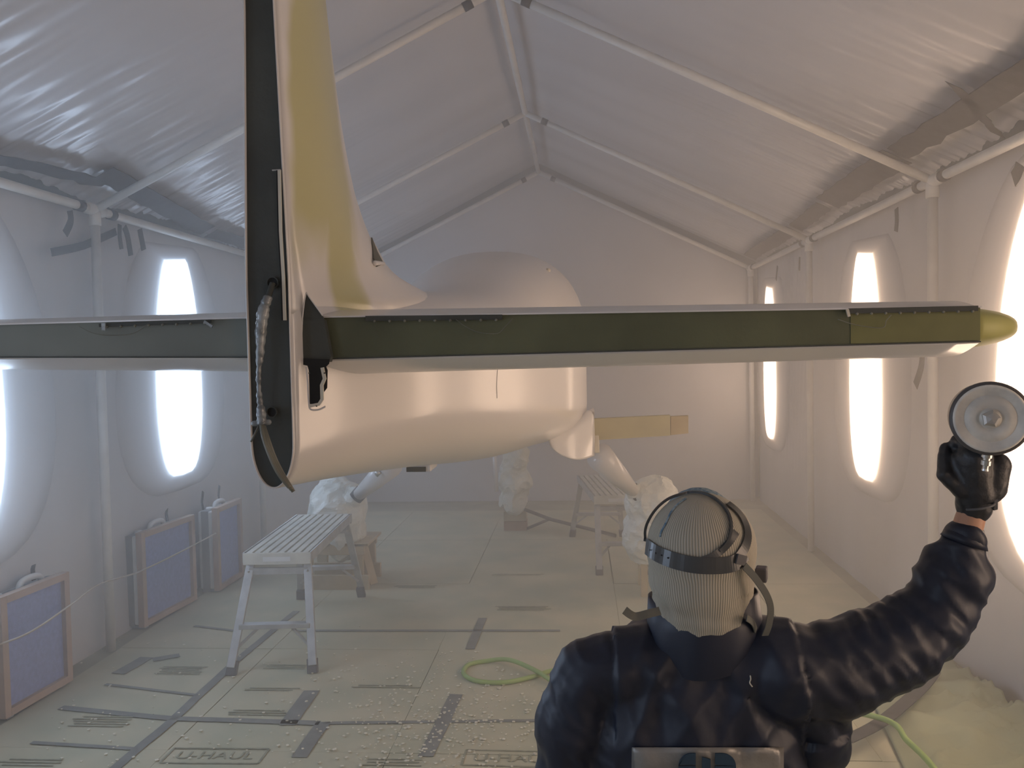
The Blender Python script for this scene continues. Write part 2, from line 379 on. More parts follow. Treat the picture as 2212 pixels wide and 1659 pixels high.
tape_on_slope(1, 2.9, 5.3, .105, .105, .05, 1); tape_on_slope(1, 4.2, 4.5, .16, .03, .03, 5); tape_on_slope(1, 5.35, 6.9, .10, .09, .065, 2)
tape_on_slope(1, 7.0, 8.1, .09, .07, .045, 3); tape_on_slope(1, 8.2, 10.4, .07, .06, .05, 4)
tape_on_slope(-1, 5.05, 6.9, .11, .045, .05, 6); tape_on_slope(-1, 2.8, 3.75, .075, .03, .06, 7); tape_on_slope(-1, 3.6, 5.2, .03, .085, .03, 8); tape_on_slope(-1, 7.0, 9.6, .04, .05, .045, 9)
# loose tape tails hanging at the walls
def tail(pts, w, wall_x):
    pts = cr(pts, 4); n = Vector((1 if wall_x < 0 else -1, 0, 0)); ribbon(pts, [n]*len(pts), w, .004, 'tape_tail', M['ducttape'], tf)
for pxs, w in (([(150, 455), (152, 478), (140, 505)], .055), ([(268, 490), (275, 510), (282, 552)], .06), ([(258, 485), (258, 510), (262, 538)], .045), ([(301, 495), (305, 515), (310, 540)], .065)):
    tail([PX(a, b, XL+.06) for a, b in pxs], w, -1)
for pxs, w in (([(1937, 450), (1938, 475), (1936, 500)], .06), ([(1728, 555), (1727, 585)], .05), ([(1680, 575), (1677, 605)], .05), ([(2205, 355), (2200, 372), (2190, 388)], .09), ([(1993, 765), (1990, 795), (1978, 833)], .07)):
    tail([PX(a, b, XR-.06) for a, b in pxs], w, 1)
tail([PX(250, 500, XL+.03), PX(180, 530, XL+.03), PX(110, 545, XL+.03)], .05, -1)
# ---------------------------------------------------------------- wall lamps: tall oval lit panels behind the sheet
def wall_lamp(side, y, label, wd, z0=.88, z1=2.74, m='warm', lean=0.0):
    x = (XL-.01) if side < 0 else (XR+.01); sg = -side
    zc, hh = (z0+z1)/2, (z1-z0)/2
    t = thing('wall_lamp', label, 'lamp', (x, y, zc), 'tall oval work lamps lighting the side walls')
    def ring(k, off, n=40, cut=.965):
        out = []
        for i in range(n):
            a = 2*PI*i/n; cy = math.copysign(abs(math.cos(a))**.5, math.cos(a))*wd/2*k*(1-.16*math.sin(a)-.12*math.sin(a)**2); cz = math.copysign(abs(math.sin(a))**.9, math.sin(a))*hh*k
            cz = min(cz, hh*(cut-.05+.10*cy/wd)*k); out.append(Vector((x+off*sg, y+cy+lean*cz, zc+cz)))
        return out
    def wide(k, g, off):      # faint emission halo round the core, painted as the sheet's glow beside the lamp
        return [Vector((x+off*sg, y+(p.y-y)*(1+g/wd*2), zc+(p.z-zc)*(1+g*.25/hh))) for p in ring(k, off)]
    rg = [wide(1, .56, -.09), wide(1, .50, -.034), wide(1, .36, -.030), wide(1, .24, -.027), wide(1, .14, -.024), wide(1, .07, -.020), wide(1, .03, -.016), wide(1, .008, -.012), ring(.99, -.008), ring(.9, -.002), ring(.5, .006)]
    o = MB().loft(rg).build('lamp_core_and_halo', M[m], t, True, recalc=False)
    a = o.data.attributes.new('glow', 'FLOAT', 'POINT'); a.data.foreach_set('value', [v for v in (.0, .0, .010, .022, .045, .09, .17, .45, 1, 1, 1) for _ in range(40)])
    return t
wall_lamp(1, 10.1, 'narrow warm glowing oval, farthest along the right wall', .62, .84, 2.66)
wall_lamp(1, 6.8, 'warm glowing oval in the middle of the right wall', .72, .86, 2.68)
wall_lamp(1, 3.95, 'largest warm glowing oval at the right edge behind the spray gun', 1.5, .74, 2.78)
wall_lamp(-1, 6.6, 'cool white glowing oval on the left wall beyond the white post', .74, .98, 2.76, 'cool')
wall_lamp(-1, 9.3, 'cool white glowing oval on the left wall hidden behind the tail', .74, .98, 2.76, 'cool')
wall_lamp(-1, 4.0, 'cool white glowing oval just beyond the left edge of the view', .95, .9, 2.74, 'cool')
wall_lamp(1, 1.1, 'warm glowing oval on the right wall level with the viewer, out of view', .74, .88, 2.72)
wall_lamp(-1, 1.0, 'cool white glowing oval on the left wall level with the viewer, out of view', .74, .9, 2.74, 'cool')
wall_lamp(1, -1.6, 'unseen warm fill oval added on the right wall behind the viewer', .74, .88, 2.72)  # unseen pair added behind the viewer as near fill light
wall_lamp(-1, -1.6, 'unseen cool white fill oval added on the left wall behind the viewer', .74, .9, 2.74, 'cool')
# ---------------------------------------------------------------- floor dressing
def quadpx(pts, z0, th): return MB().prism([PF(*p, z0) for p in pts], (0, 0, th))
card_x = [-3.05, -2.02, -.93, .25, 1.35, 2.1]; card_y = [1.2, 2.55, 3.96, 5.38, 6.95, 8.6, 10.2]
cards = {}
for i in range(len(card_x)-1):
    for j in range(len(card_y)-1):
        jx = [.004*random.uniform(-1, 1) for _ in range(4)]
        x0, x1, y0, y1 = card_x[i]+.002, card_x[i+1]-.002, card_y[j]+.002, card_y[j+1]-.002
        poly = [(x0+jx[0], y0, 0), (x1+jx[1], y0, 0), (x1+jx[2], y1, 0), (x0+jx[3], y1, 0)]
        z = -.003 + random.uniform(0, .004)
        cards[i, j] = MB().prism([(a, b, z) for a, b, c in poly], (0, 0, .006)).build('cardboard_sheet', M['card'], floor)
def floor_tape(a, b, w, z=.0085):
    a = PF(*a, z); b = PF(*b, z); d = (b-a).normalized(); s = Vector((-d.y, d.x, 0))*w/2; K = max(3, int((b-a).length/.12)); mb = MB(); pa = []; 
    for i in range(K+1):
        c = a.lerp(b, i/K) + Vector((0, 0, 0)); r = .004*random.uniform(-1, 1); pa.append((c-s*(1+r*20), c+s*(1-r*20)))
    poly = [p[0] for p in pa] + [p[1] for p in reversed(pa)]
    return mb.prism(poly, (0, 0, .0015)).build('tape_strip', M['floortape'], floor)
for a, b, w in (((238, 1668), (372, 1556), .055), ((372, 1556), (505, 1432), .055), ((505, 1432), (640, 1320), .05), ((132, 1528), (370, 1552), .05), ((370, 1552), (690, 1562), .05), ((620, 1566), (672, 1492), .09), ((645, 1636), (700, 1560), .075),
                ((920, 1634), (985, 1500), .075), ((700, 1562), (1180, 1556), .03), ((640, 1362), (1210, 1362), .035), ((420, 1352), (520, 1364), .03), ((1015, 1402), (1042, 1335), .06), ((68, 1604), (300, 1618), .03), ((228, 1478), (430, 1502), .025), ((330, 1425), (388, 1415), .07), ((255, 1455), (318, 1420), .09)):
    floor_tape(a, b, w)
# print on the boxes
def lettering(txt, px, py, size, yaw=0, parent=floor):
    cu = bpy.data.curves.new('print', 'FONT'); cu.body = txt; cu.size = size; cu.extrude = .0006; cu.align_x = 'CENTER'; cu.align_y = 'CENTER'
    o = bpy.data.objects.new('tmp', cu); COL.objects.link(o); dg = bpy.context.evaluated_depsgraph_get()
    me = bpy.data.meshes.new_from_object(o.evaluated_get(dg)); bpy.data.objects.remove(o); me.materials.clear()
    c = PF(px, py, .0085); me.transform(Matrix.Translation(c) @ Matrix.Rotation(yaw, 4, 'Z')); link('printed_lettering', me, M['print'], parent); return c
def frame_rect(c, w, h, t, yaw=0):
    mb = MB(); R = Matrix.Rotation(yaw, 3, 'Z')
    for x, y, a, b in ((0, h/2, w, t), (0, -h/2, w, t), (w/2, 0, t, h), (-w/2, 0, t, h)): mb.box(c + R @ Vector((x, y, 0)), (a, b, .0012), R)
    mb.build('printed_border', M['print'], floor)
c = lettering('U-HAUL', 465, 1632, .105, .02); frame_rect(c, .47, .15, .011, .02)
c = lettering('U-HAUL', 1110, 1638, .105, -.02); frame_rect(c, .47, .15, .011, -.02)
def print_lines(px, py, n, w, gap=.028):
    c = PF(px, py, .0088); mb = MB()
    for i in range(n): mb.box(c + Vector((random.uniform(-.02, .02), -i*gap, 0)), (w*random.uniform(.75, 1), .010, .001))
    mb.build('printed_lines', M['print'], floor)
for a in ((235, 1548, 5, .34), (400, 1440, 5, .3), (620, 1436, 3, .28), (560, 1534, 3, .32), (70, 1640, 3, .32), (860, 1640, 3, .3), (590, 1486, 2, .3), (830, 1480, 2, .4), (1130, 1310, 4, .4), (900, 1265, 3, .4), (1120, 1240, 2, .5)): print_lines(*a)
# pale flakes and paint crumbs: nobody could count them
fl = MB()
for _ in range(900):
    if random.random() < .75: px, py = random.gauss(960, 150), random.gauss(1560, 70)
    else: px, py = random.uniform(100, 1200), random.uniform(1380, 1659)
    if py < 1340 or px > 1250 or py > 1700: continue
    c = PF(px, py, .010); r = random.uniform(.003, .011); a0 = random.uniform(0, 6)
    fl.prism([c + Vector((r*math.cos(a0+k*1.26)*random.uniform(.6, 1.2), r*math.sin(a0+k*1.26)*random.uniform(.6, 1.2), 0)) for k in range(5)], (0, 0, .003))
o = fl.build('paint_flakes', M['flake']); o['kind'] = 'stuff'; o['label'] = 'pale dried paint crumbs scattered over the cardboard floor'; o['category'] = 'debris'
# green air hose: loop on the floor, then on behind the painter towards the right
pts = [(1290, 1490), (1215, 1483), (1160, 1458), (1100, 1433), (1050, 1428), (1012, 1436), (1002, 1455), (1030, 1471), (1090, 1474), (1150, 1462), (1205, 1447), (1300, 1452), (1500, 1480), (1700, 1515), (1905, 1552), (1960, 1600), (2010, 1650), (2060, 1720)]
pp = []
for i, p in enumerate(pts):
    zz_ = .13 if p[0] > 1850 else (.06 if p[0] > 1650 else .02); q = PF(*p, zz_); q.z = zz_ + (.022 if 2 <= i <= 3 else 0); pp.append(q)
tag(MB().tube(cr(pp, 10), .0135, 12).build('air_hose', M['hose'], None, True), 'pale green air hose looped on the cardboard floor left of the painter', 'hose')
# drop cloth along the right wall
def clothfn(u, v):
    a = Vector((1.12, 1.9, 0)).lerp(Vector((1.62, 5.3, 0)), u); b = Vector((2.13, 1.9, 0)).lerp(Vector((2.13, 5.3, 0)), u); p = a.lerp(b, v)
    e = min(1, 5*v, 5*u, 5*(1-u)); r = 1-abs(fbm(p, (2.3, 5.5, 1), 3))*2; r2 = 1-abs(fbm(p+Vector((0, p.x*.8, 0)), (5, 11, 1), 8))*2
    return Vector((p.x, p.y, .012 + e*(.05*max(0, r)**2 + .04*r2*max(0, v) + .10*max(0, v-.35)**1.5 + .015)))
o = MB().add(*grid(clothfn, 90, 50)).build('drop_cloth', M['cloth'], None, True, recalc=False); sm = o.modifiers.new('s', 'SOLIDIFY'); sm.thickness = .003
tag(o, 'rumpled greenish drop cloth pushed against the foot of the right wall', 'drop cloth')
e_ = [PF(*p, .09) for p in ((2018, 1452), (1985, 1492), (1905, 1560), (1828, 1600))]; e_ = cr(e_, 6)
ribbon(e_, [Vector((0, 0, 1))]*len(e_), .07, .006, 'tape_strip', M['ducttape'], o)
# ================================================================= AIRCRAFT
air = thing('aircraft', 'primer-white light aircraft standing tail towards the viewer, control surfaces removed', 'aircraft', (-.62, 5.2, 0))
tc_ = P(582, 1050, 1.95)
cabR = P(1266, 800, 5.3).x; cabT = P(1075, 540, 5.3).z; cabX = cabR-.56; Bz = P(1150, 972, 4.9).z
T = [  # Y, Xc, halfwidth, ztop, zbot, top cap, bottom cap
 (1.95, -.718, .052, 2.06, 1.592, .08, .11), (2.0, -.715, .063, 2.062, 1.588, .08, .115), (2.2, -.705, .112, 2.07, 1.572, .12, .15), (2.6, -.688, .19, 2.085, 1.535, .2, .2),
 (3.2, -.655, .28, 2.13, 1.475, .28, .24), (4.0, cabX-.05, .405, 2.22, 1.395, .38, .27), (4.6, cabX-.02, .505, 2.40, Bz+.03, .50, .24), (5.2, cabX, .556, cabT-.02, Bz-.01, .56, .24),
 (5.8, cabX, .56, cabT, Bz-.04, .58, .30), (6.6, cabX, .54, 2.34, Bz-.04, .55, .3), (7.4, cabX, .48, 2.12, Bz, .4, .28), (8.4, cabX, .36, 1.98, Bz+.1, .3, .26), (8.9, cabX, .16, 1.86, Bz+.25, .15, .15)]
def fsec(Y, n=56):
    xc, w_, zt, zb, ht, hb_ = interp(T, Y); pts = []
    e = 2.0 + .35*min(1, max(0, (Y-3)/2)); m = n//4
    for i in range(m+1):
        a = PI/2*i/m; pts.append((w_*math.sin(a)**(2/e), zt-ht+ht*math.cos(a)**(2/e)))
    for i in range(m+1):
        a = PI/2*i/m; pts.append((w_*math.cos(a)**(2/e), zb+hb_-hb_*math.sin(a)**(2/e)))
    full = pts + [(-x, z) for x, z in reversed(pts[1:-1])]
    return [Vector((xc+x, Y, z)) for x, z in full]
ys = [1.95+.008, 1.98, 2.03]+list(np.linspace(2.1, 8.9, 90))
fb = MB().loft([fsec(float(y)) for y in ys])
fus = fb.build('fuselage', M['fincoat'], air, True)
bvh = BVHTree.FromPolygons([Vector(v) for v in fb.v], fb.f)
def ztop(Y): return interp(T, Y)[2]
# fin: horizontal slices
LE = [(P(722, 0, 2.42), ), (P(741, 120, 2.47), ), (P(770, 300, 2.56), ), (P(800, 450, 2.70), ), (P(830, 545, 2.88), ), (P(868, 600, 3.12), ), (P(915, 637, 3.5), )]
le = sorted([(p[0].z, p[0].y) for p in LE]); zt2 = le[-1][0]
le = [(le[0][0]-.12, le[0][1]+.6)] + le + [(3.35, le[-1][1]-.09)]
def le_y(z): return interp(le, z)[0]
def fhw(z): return .036+(.052-.036)*min(1, max(0, (2.72-z)/.62))
rings = []
for z in np.concatenate([np.linspace(2.0, 2.4, 26), np.linspace(2.44, 3.3, 20)]):
    z = float(z); y1 = max(2.3, le_y(z)); y0 = 1.958; a = fhw(z); R_ = []; L_ = []; N = 36
    for i in range(N+1):
        u = i/N; u2 = u**.9; y = y0+(y1-y0)*u2; xc = interp(T, y)[0]; k = min(1, max(0, (z-2.1)/.3)); xc = xc*(1-k) + (-.716+.02*(y-1.95))*k
        th = a*(1+.55*math.sin(PI*min(1, u2*1.15))*(1-u2*.2))*(math.sqrt(max(0, 1-u2**5)))
        fil = .045*math.exp(-max(0, z-ztop(min(y, 3.6))+.02)/.055)*min(1, (y-1.95)/.5)*(1-u2**8)
        R_.append(Vector((xc+th+fil, y, z))); L_.append(Vector((xc-th-fil, y, z)))
    rings.append(R_ + L_[::-1][1:])
fm = MB().loft(rings); fin = fm.build('vertical_fin', M['fincoat'], air, True); fbvh = BVHTree.FromPolygons([Vector(v) for v in fm.v], fm.f)
# rim and recessed web of the fin post
def post_outline(ins, Y, zmax=3.3):
    right = []
    for z in np.linspace(zmax, 1.705, 30): right.append((fhw(float(z))-ins, float(z)))
    for i in range(1, 13):
        a = PI/2*i/12; right.append(((.052-ins)*math.cos(a), 1.702-(.11-ins)*math.sin(a)))
    pts = right + [(-x, z) for x, z in reversed(right[:-1])]
    return [Vector((-.718+x, Y, z)) for x, z in pts]
MB().loft([post_outline(0, 1.962), post_outline(0, 1.95), post_outline(.0025, 1.949), post_outline(.0035, 1.952), post_outline(.0035, 1.97)], cap=False, closed=False).build('fin_post_rim', M['primer'], air, True)
MB().prism(post_outline(.001, 1.957), (0, .008, 0)).build('rudder_spar_web', M['web'], air)
# hinge strip along the right edge of the post and bolt
hp = [P(604, 368, 1.945), P(607, 500, 1.945), P(613, 600, 1.945), P(616, 692, 1.945)]
ribbon(hp, [Vector((0, -1, 0))]*4, .007, .004, 'hinge_strip', M['cream'], air)
ribbon([p+Vector((-.005, .003, 0)) for p in hp], [Vector((0, -1, 0))]*4, .004, .006, 'hinge_gap', M['black'], air)
MB().bar(P(588, 368, 1.946), P(606, 367, 1.946), .003, .003).build('hinge_pin', M['steel'], air)
for c_, r in (((590, 611), .0145), ((588, 890), .0135)):
    c = P(*c_, 1.953); MB().lathe([(r, 0), (r, .006), (r*.8, .006), (r*.8, .001)], c, (0, -1, 0), 20).build('grommet', M['web'], air, False)
    MB().lathe([(r*.8, 0), (r*.8, .0025)], c, (0, -1, 0), 20).build('cable_hole', M['black'], air)
# wrapped cable bundle hanging from the hole
def cab(px, Y): return cr([P(a, b, Y-(.01 if i else 0)-(.012*math.sin(PI*i/len(px)))) for i, (a, b) in enumerate(px)], 8)
wb = cab([(589, 612), (580, 640), (570, 668), (564, 710), (562, 760), (559, 810), (560, 850), (564, 885), (566, 915)], 1.942)
MB().tube(wb[:12], .0068, 10).build('cable_sleeve', M['web'], air, True)
rs = [.0095+.0042*math.sin(i*.13)+.0010*math.sin(i*1.9)+.0008*math.sin(i*.8) for i in range(len(wb)-8)]
MB().tube(wb[8:], rs, 12).build('plastic_wrap', M['wrap'], air, True)
MB().capsule(P(549, 915, 1.93), P(580, 912, 1.93), .007, .007).build('tape_knot', M['wrap'], air, True)
MB().tube(cab([(562, 915), (552, 935), (542, 954)], 1.935), .0026, 8).build('cable_end', M['cable'], air, True)
for dx in (-5, 4, 0):
    MB().tube(cab([(566+dx*.4, 912), (574+dx, 945), (588+dx, 985), (606+dx, 1022), (630+dx, 1058+dx)], 1.93+dx*.0008), .0048, 8).build('cable', M['cable'], air, True)
# horizontal stabilizer halves
def stab(root, tip, label, sgn):
    """root/tip: X, ztop, zbot at the spar"""
    st = bpy.data.objects.new('horizontal_stabilizer', None); COL.objects.link(st); st.location = (root[0], 2.03, 1.95); st.parent = air; st.matrix_parent_inverse = air.matrix_basis.inverted(); st['label'] = label
    rings = []; K = 26
    for i in range(K+1):
        u = i/K; X = root[0]+(tip[0]-root[0])*u; zt = root[1]+(tip[1]-root[1])*u; zb = root[2]+(tip[2]-root[2])*u
        ch = .62-.22*u; zc = (zt+zb)/2; h = (zt-zb)/2; up = []; lo = []
        for k in range(25):
            q = k/24; y = 2.03+ch*q**1.3; qq = (y-2.03)/ch
            th = h*(1+.62*math.sin(PI*min(1, qq*1.25))**1)*math.sqrt(max(0, 1-qq**4))
            up.append(Vector((X, y, zc+th*.95))); lo.append(Vector((X, y, zc-th*1.08-.006*math.sin(PI*qq))))
        rings.append(up+lo[::-1][1:])
    MB().loft(rings).build('stabilizer_skin', M['primer'], st, True)
    # recessed spar web with thin flanges
    a, b = root, tip
    def q(X, z): return Vector((X, 2.026, z))
    MB().prism([q(a[0], a[1]-.003), q(b[0], b[1]-.002), q(b[0], b[2]+.002), q(a[0], a[2]+.002)], (0, .004, 0)).build('elevator_spar_web', M['greenweb'] if sgn > 0 else M['hazedweb'], st)
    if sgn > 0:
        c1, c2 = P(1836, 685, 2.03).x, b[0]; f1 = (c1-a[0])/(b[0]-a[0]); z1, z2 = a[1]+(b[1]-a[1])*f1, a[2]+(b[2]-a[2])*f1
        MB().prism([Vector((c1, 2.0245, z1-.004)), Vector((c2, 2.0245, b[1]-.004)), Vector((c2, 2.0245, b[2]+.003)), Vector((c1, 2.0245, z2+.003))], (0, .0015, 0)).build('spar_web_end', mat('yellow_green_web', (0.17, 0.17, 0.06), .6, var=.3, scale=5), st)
    MB().bar((a[0], 2.023, a[1]-.001), (b[0], 2.023, b[1]-.001), .012, .0035).build('spar_flange', M['primer'], st)
    MB().bar((a[0], 2.025, a[2]), (b[0], 2.025, b[2]), .009, .003).build('spar_flange', M['web'], st)
    return st
rt = P(690, 684, 2.03); rb = P(690, 776, 2.03); tt = P(2115, 662, 2.03); tb = P(2115, 738, 2.03)
sR = stab((rt.x-.045, rt.z, rb.z), (tt.x, tt.z, tb.z), 'right half, olive green spar face', 1)
lt = P(535, 686, 2.03); lb = P(535, 772, 2.03); l0 = P(0, 700, 2.03); lb0 = P(0, 772, 2.03)
LT = -2.36; kz = (LT-lt.x)/(l0.x-lt.x)
sL = stab((lt.x+.01, lt.z, lb.z), (LT, lt.z+(l0.z-lt.z)*kz, lb.z+(lb0.z-lb.z)*kz), 'left half, dark spar face paled to grey for the haze', -1)
# rounded tips: horn ahead of the cut-out, seen as the yellow-green end
def tipcap(stp, X, zt, zb, sg, tl=.155):
    rings = []
    for i in range(15):
        a = PI/2*i/14*.999; x = X+sg*tl*math.sin(a); k = math.cos(a)**.9; ring = []
        for j in range(28):
            b = 2*PI*j/28; ch = .2*k; yy_ = 2.235+ch*math.cos(b); ring.append(Vector((x, yy_, (zt+zb)/2-.006+(.051*k+.001)*math.copysign(abs(math.sin(b))**.7, math.sin(b)))))
        rings.append(ring)
    MB().loft(rings).build('stabilizer_tip', M['glass_fibre'], stp, True)
tipcap(sR, tt.x-.002, tt.z, tb.z, 1); tipcap(sL, LT+.002, lt.z, lb.z, -1)
# skin lips, screws and stray wires on the spars
def strip(par, a, b, w):
    A = P(*a, 2.018); B = P(*b, 2.018); MB().bar(A, B, .006, w).build('hinge_bracket', M['web'], par)
    n = int(abs(b[0]-a[0])/30)
    for i in range(n):
        c = A.lerp(B, (i+.6)/n) + Vector((0, -.002, -w*.55)); MB().lathe([(.0035, 0), (.003, .003), (.0012, .004)], c, (0, -1, 0), 8).build('screw', M['cable'], par)
strip(sR, (790, 688), (1085, 685), .012); strip(sR, (1832, 672), (2112, 666), .012); strip(sL, (215, 703), (455, 694), .008)
MB().bar(P(1830, 668, 2.015), P(1834, 684, 2.015), .006, .006).build('tape_tab', M['cream'], sR)
for par, px in ((sR, [(985, 690), (1005, 705), (1035, 718), (1075, 720), (1092, 705), (1108, 688)]), (sR, [(1810, 690), (1850, 702), (1905, 708), (1915, 692), (1925, 680)]), (sL, [(170, 705), (210, 722), (280, 722), (320, 700)])):
    MB().tube(cr([P(a, b, 2.014) for a, b in px], 6), .0010, 6).build('stray_wire', M['cable'], par, True)
MB().box(P(450, 700, 2.012), (.024, .004, .006), Matrix.Rotation(.6, 3, 'Y')).build('tape_tab', M['wrap'], sL); MB().box(P(224, 706, 2.012), (.010, .004, .018)).build('tape_tab', M['wrap'], sL)
# cut-outs at the right stabilizer root
MB().prism([P(662, 633, 2.0), P(696, 682, 2.0), P(700, 690, 2.0), P(654, 690, 2.0), P(655, 665, 2.0)], (0, .006, 0)).build('root_gap', M['web'], air)
MB().tube(cr([P(654, 775, 1.997), P(652, 730, 1.997), P(654, 680, 1.997), P(661, 634, 1.997), P(668, 642, 1.997), P(697, 682, 1.997)], 6), .0016, 8).build('root_edge', M['primer'], air, True)
MB().prism([P(*p, 1.997) for p in ((655, 690), (700, 690), (715, 770), (712, 782), (655, 776), (653, 730))], (0, .02, 0)).build('root_web', M['web'], air)
def rpoly(pts, r=.0): return pts
slot = [(655, 774), (712, 776), (710, 786), (704, 792), (707, 800), (706, 838), (697, 850), (694, 870), (686, 872), (669, 873), (667, 800), (664, 790), (655, 788)]
MB().prism([P(a, b, 1.985) for a, b in slot], (0, .004, 0)).build('torque_tube_slot', M['black'], air)
br = [(668, 793), (666, 830), (667, 870), (669, 884), (690, 886), (705, 878), (709, 860), (708, 800), (700, 793)]
MB().tube(cr([P(a, b, 1.985) for a, b in ((662, 792), (665, 830), (667, 868), (671, 884), (688, 885), (703, 878))], 6), .0022, 8).build('slot_edge', M['primer'], air, True)
ribbon([P(a, b, 1.978) for a, b in ((697, 794), (702, 818), (696, 832), (697, 862), (690, 873), (670, 877))], [Vector((0, -1, 0))]*6, .0075, .006, 'slot_bracket', M['cream'], air)
for p in ((668, 806), (701, 806), (684, 877)): MB().lathe([(.0022, 0), (.0018, .002)], P(*p, 1.974), (0, -1, 0), 8).build('rivet', M['web'], air)
# helper: ray-cast a pixel on a shape
CAM = Vector((0, 0, H))
def hit(b, px, py, off=0.0):
    r = ray(px, py).normalized(); loc, n, i, d = b.ray_cast(CAM, r)
    if loc is None: return None, None
    if n.dot(r) > 0: n = -n
    return loc + n*off, n
# air scoop low on the fin
sc_ = [hit(fbvh, *p, .002) for p in ((800, 514), (812, 545), (826, 572), (812, 577), (804, 560))]
if all(s[0] for s in sc_):
    MB().prism([s[0] for s in sc_], sc_[0][1]*.004).build('scoop_mouth', M['web'], air)
    q = [hit(fbvh, *p, .004)[0] for p in ((800, 514), (814, 545), (826, 572))]
    MB().tube(q, [.001, .004, .006], 8).build('scoop_lip', M['primer'], air, True); MB().capsule(hit(fbvh, 806, 570, .006)[0], hit(fbvh, 826, 571, .006)[0], .008, .005).build('scoop_lip', M['primer'], air, True)
# belly fitting
c = P(911, 1008, 3.55); MB().box(c+Vector((0, 0, .004)), (.105, .16, .03)).build('belly_fairing', M['primer'], air, False, .006); MB().box(c+Vector((-.008, -.082, .0)), (.08, .008, .02)).build('belly_opening', M['web'], air)
# canopy bolts
for p in ((1184, 584), (874, 574)):
    l, n = hit(bvh, *p, .0)
    if l: MB().ell(l, (.014, .014, .014), None, 6).build('canopy_stud', M['cream'], air)
# panel seam on the side
sm_ = [hit(bvh, x, y, -.001) for x, y in ((1076, 786), (1074, 810), (1073, 835), (1074, 860))]
if all(s[0] for s in sm_): ribbon([s[0] for s in sm_], [s[1] for s in sm_], .006, .003, 'panel_seam', M['primer'], air)
# wing root fairing, spar stub
outer = cr([P(1268, 886, 5.05), P(1281, 889, 5.05), P(1284, 915, 5.0), P(1285, 950, 5.0), P(1284, 985, 5.0)], 6)
inner = cr([P(1262, 892, 5.1), P(1225, 912, 5.0), P(1184, 930, 4.8), P(1185, 952, 4.75), P(1190, 966, 4.75)], 6)
bot = cr([P(1190, 966, 4.75), P(1215, 982, 4.8), P(1250, 991, 4.85), P(1284, 985, 5.0)], 6)
def fair(u, v):
    i = min(int(u*24), 23); f = u*24-i; A = inner[i].lerp(inner[i+1], f); B = outer[i].lerp(outer[i+1], f); p = A.lerp(B, v)
    j = min(int(v*18), 17); g_ = v*18-j; bq = bot[j].lerp(bot[j+1], g_); p += (bq - inner[-1].lerp(outer[-1], v))*u*u; p.y -= .05*math.sin(PI*v); return p
fa = MB().add(*grid(fair, 24, 14)).build('wing_root_fairing', M['primer'], air, True); s_ = fa.modifiers.new('s', 'SOLIDIFY'); s_.thickness = .008
MB().prism([P(1284, 888, 5.03), P(1284, 985, 5.03), P(1190, 966, 5.3), P(1200, 930, 5.3)], (0, .3, 0)).build('wing_root_rib', M['primer'], air)
MB().prism([P(1283, 905, 5.25), P(1448, 897, 5.25), P(1448, 941, 5.25), P(1283, 951, 5.25)], (0, .06, 0)).build('wing_spar_stub', mat('spar_laminate', (0.44, 0.40, 0.24), .6, var=.15), air)
MB().prism([P(1449, 900, 5.27), P(1487, 898, 5.27), P(1487, 936, 5.27), P(1449, 940, 5.27)], (0, .05, 0)).build('spar_stub_end', mat('spar_end', (0.40, 0.33, 0.20), .6, var=.2), air)
MB().bar(P(1288, 940, 5.2), P(1290, 978, 5.2), .02, .03).build('spar_fitting', M['cream'], air, False, .004)
# landing gear: legs and wheels inside bags
def gear(top, bot_, r0, r1):
    g = MB().tube([top, top.lerp(bot_, .5), bot_], [r0, (r0+r1)/2*1.05, r1], 12).build('gear_leg', M['primer'], air, True); return g
aL = P(845, 1005, 6.0); bL = P(775, 1068, 6.8); gl = gear(aL, bL, .085, .05)
aR = P(1295, 985, 6.1); bR = P(1372, 1065, 6.55); gr = gear(aR, bR, .10, .045)
MB().tube([P(812, 1026, 5.96), P(820, 1018, 5.96)], .02, 8).build('hose_clamp', M['steel'], gl, True)
MB().tube([bL+Vector((.03, 0, .03)), bL-Vector((.03, 0, .03))], .058, 12).build('tie_band', M['ducttape'], gl, True)
MB().tube([bR+Vector((-.03, 0, .04)), bR+Vector((.03, 0, -.03))], .055, 12).build('tie_band', M['ducttape'], gr, True)
wLc = P(728, 1118, 6.95); wRc = P(1408, 1120, 6.65); wN = P(1112, 1110, 9.1)
def wheel(c, R_, parent_label=None):
    wh = MB().lathe([(R_*.5, -.05), (R_*.85, -.065), (R_, -.035), (R_, .035), (R_*.85, .065), (R_*.5, .05)], c, (1, 0, 0), 28).build('tyre', M['rubber'], air, True)
    MB().lathe([(R_*.5, -.045), (R_*.2, -.05), (R_*.2, .05), (R_*.5, .045)], c, (1, 0, 0), 20).build('hub', M['steel'], wh, True)
wheel(wLc, .17); wheel(wRc, .17)
MB().tube([P(1113, 975, 9.0), P(1112, 1105, 9.05)], .05, 12).build('nose_strut', M['primer'], air, True)
nwc = P(1112, 1098, 9.05); nwc.z = max(nwc.z, .33); wheel(nwc, .12)
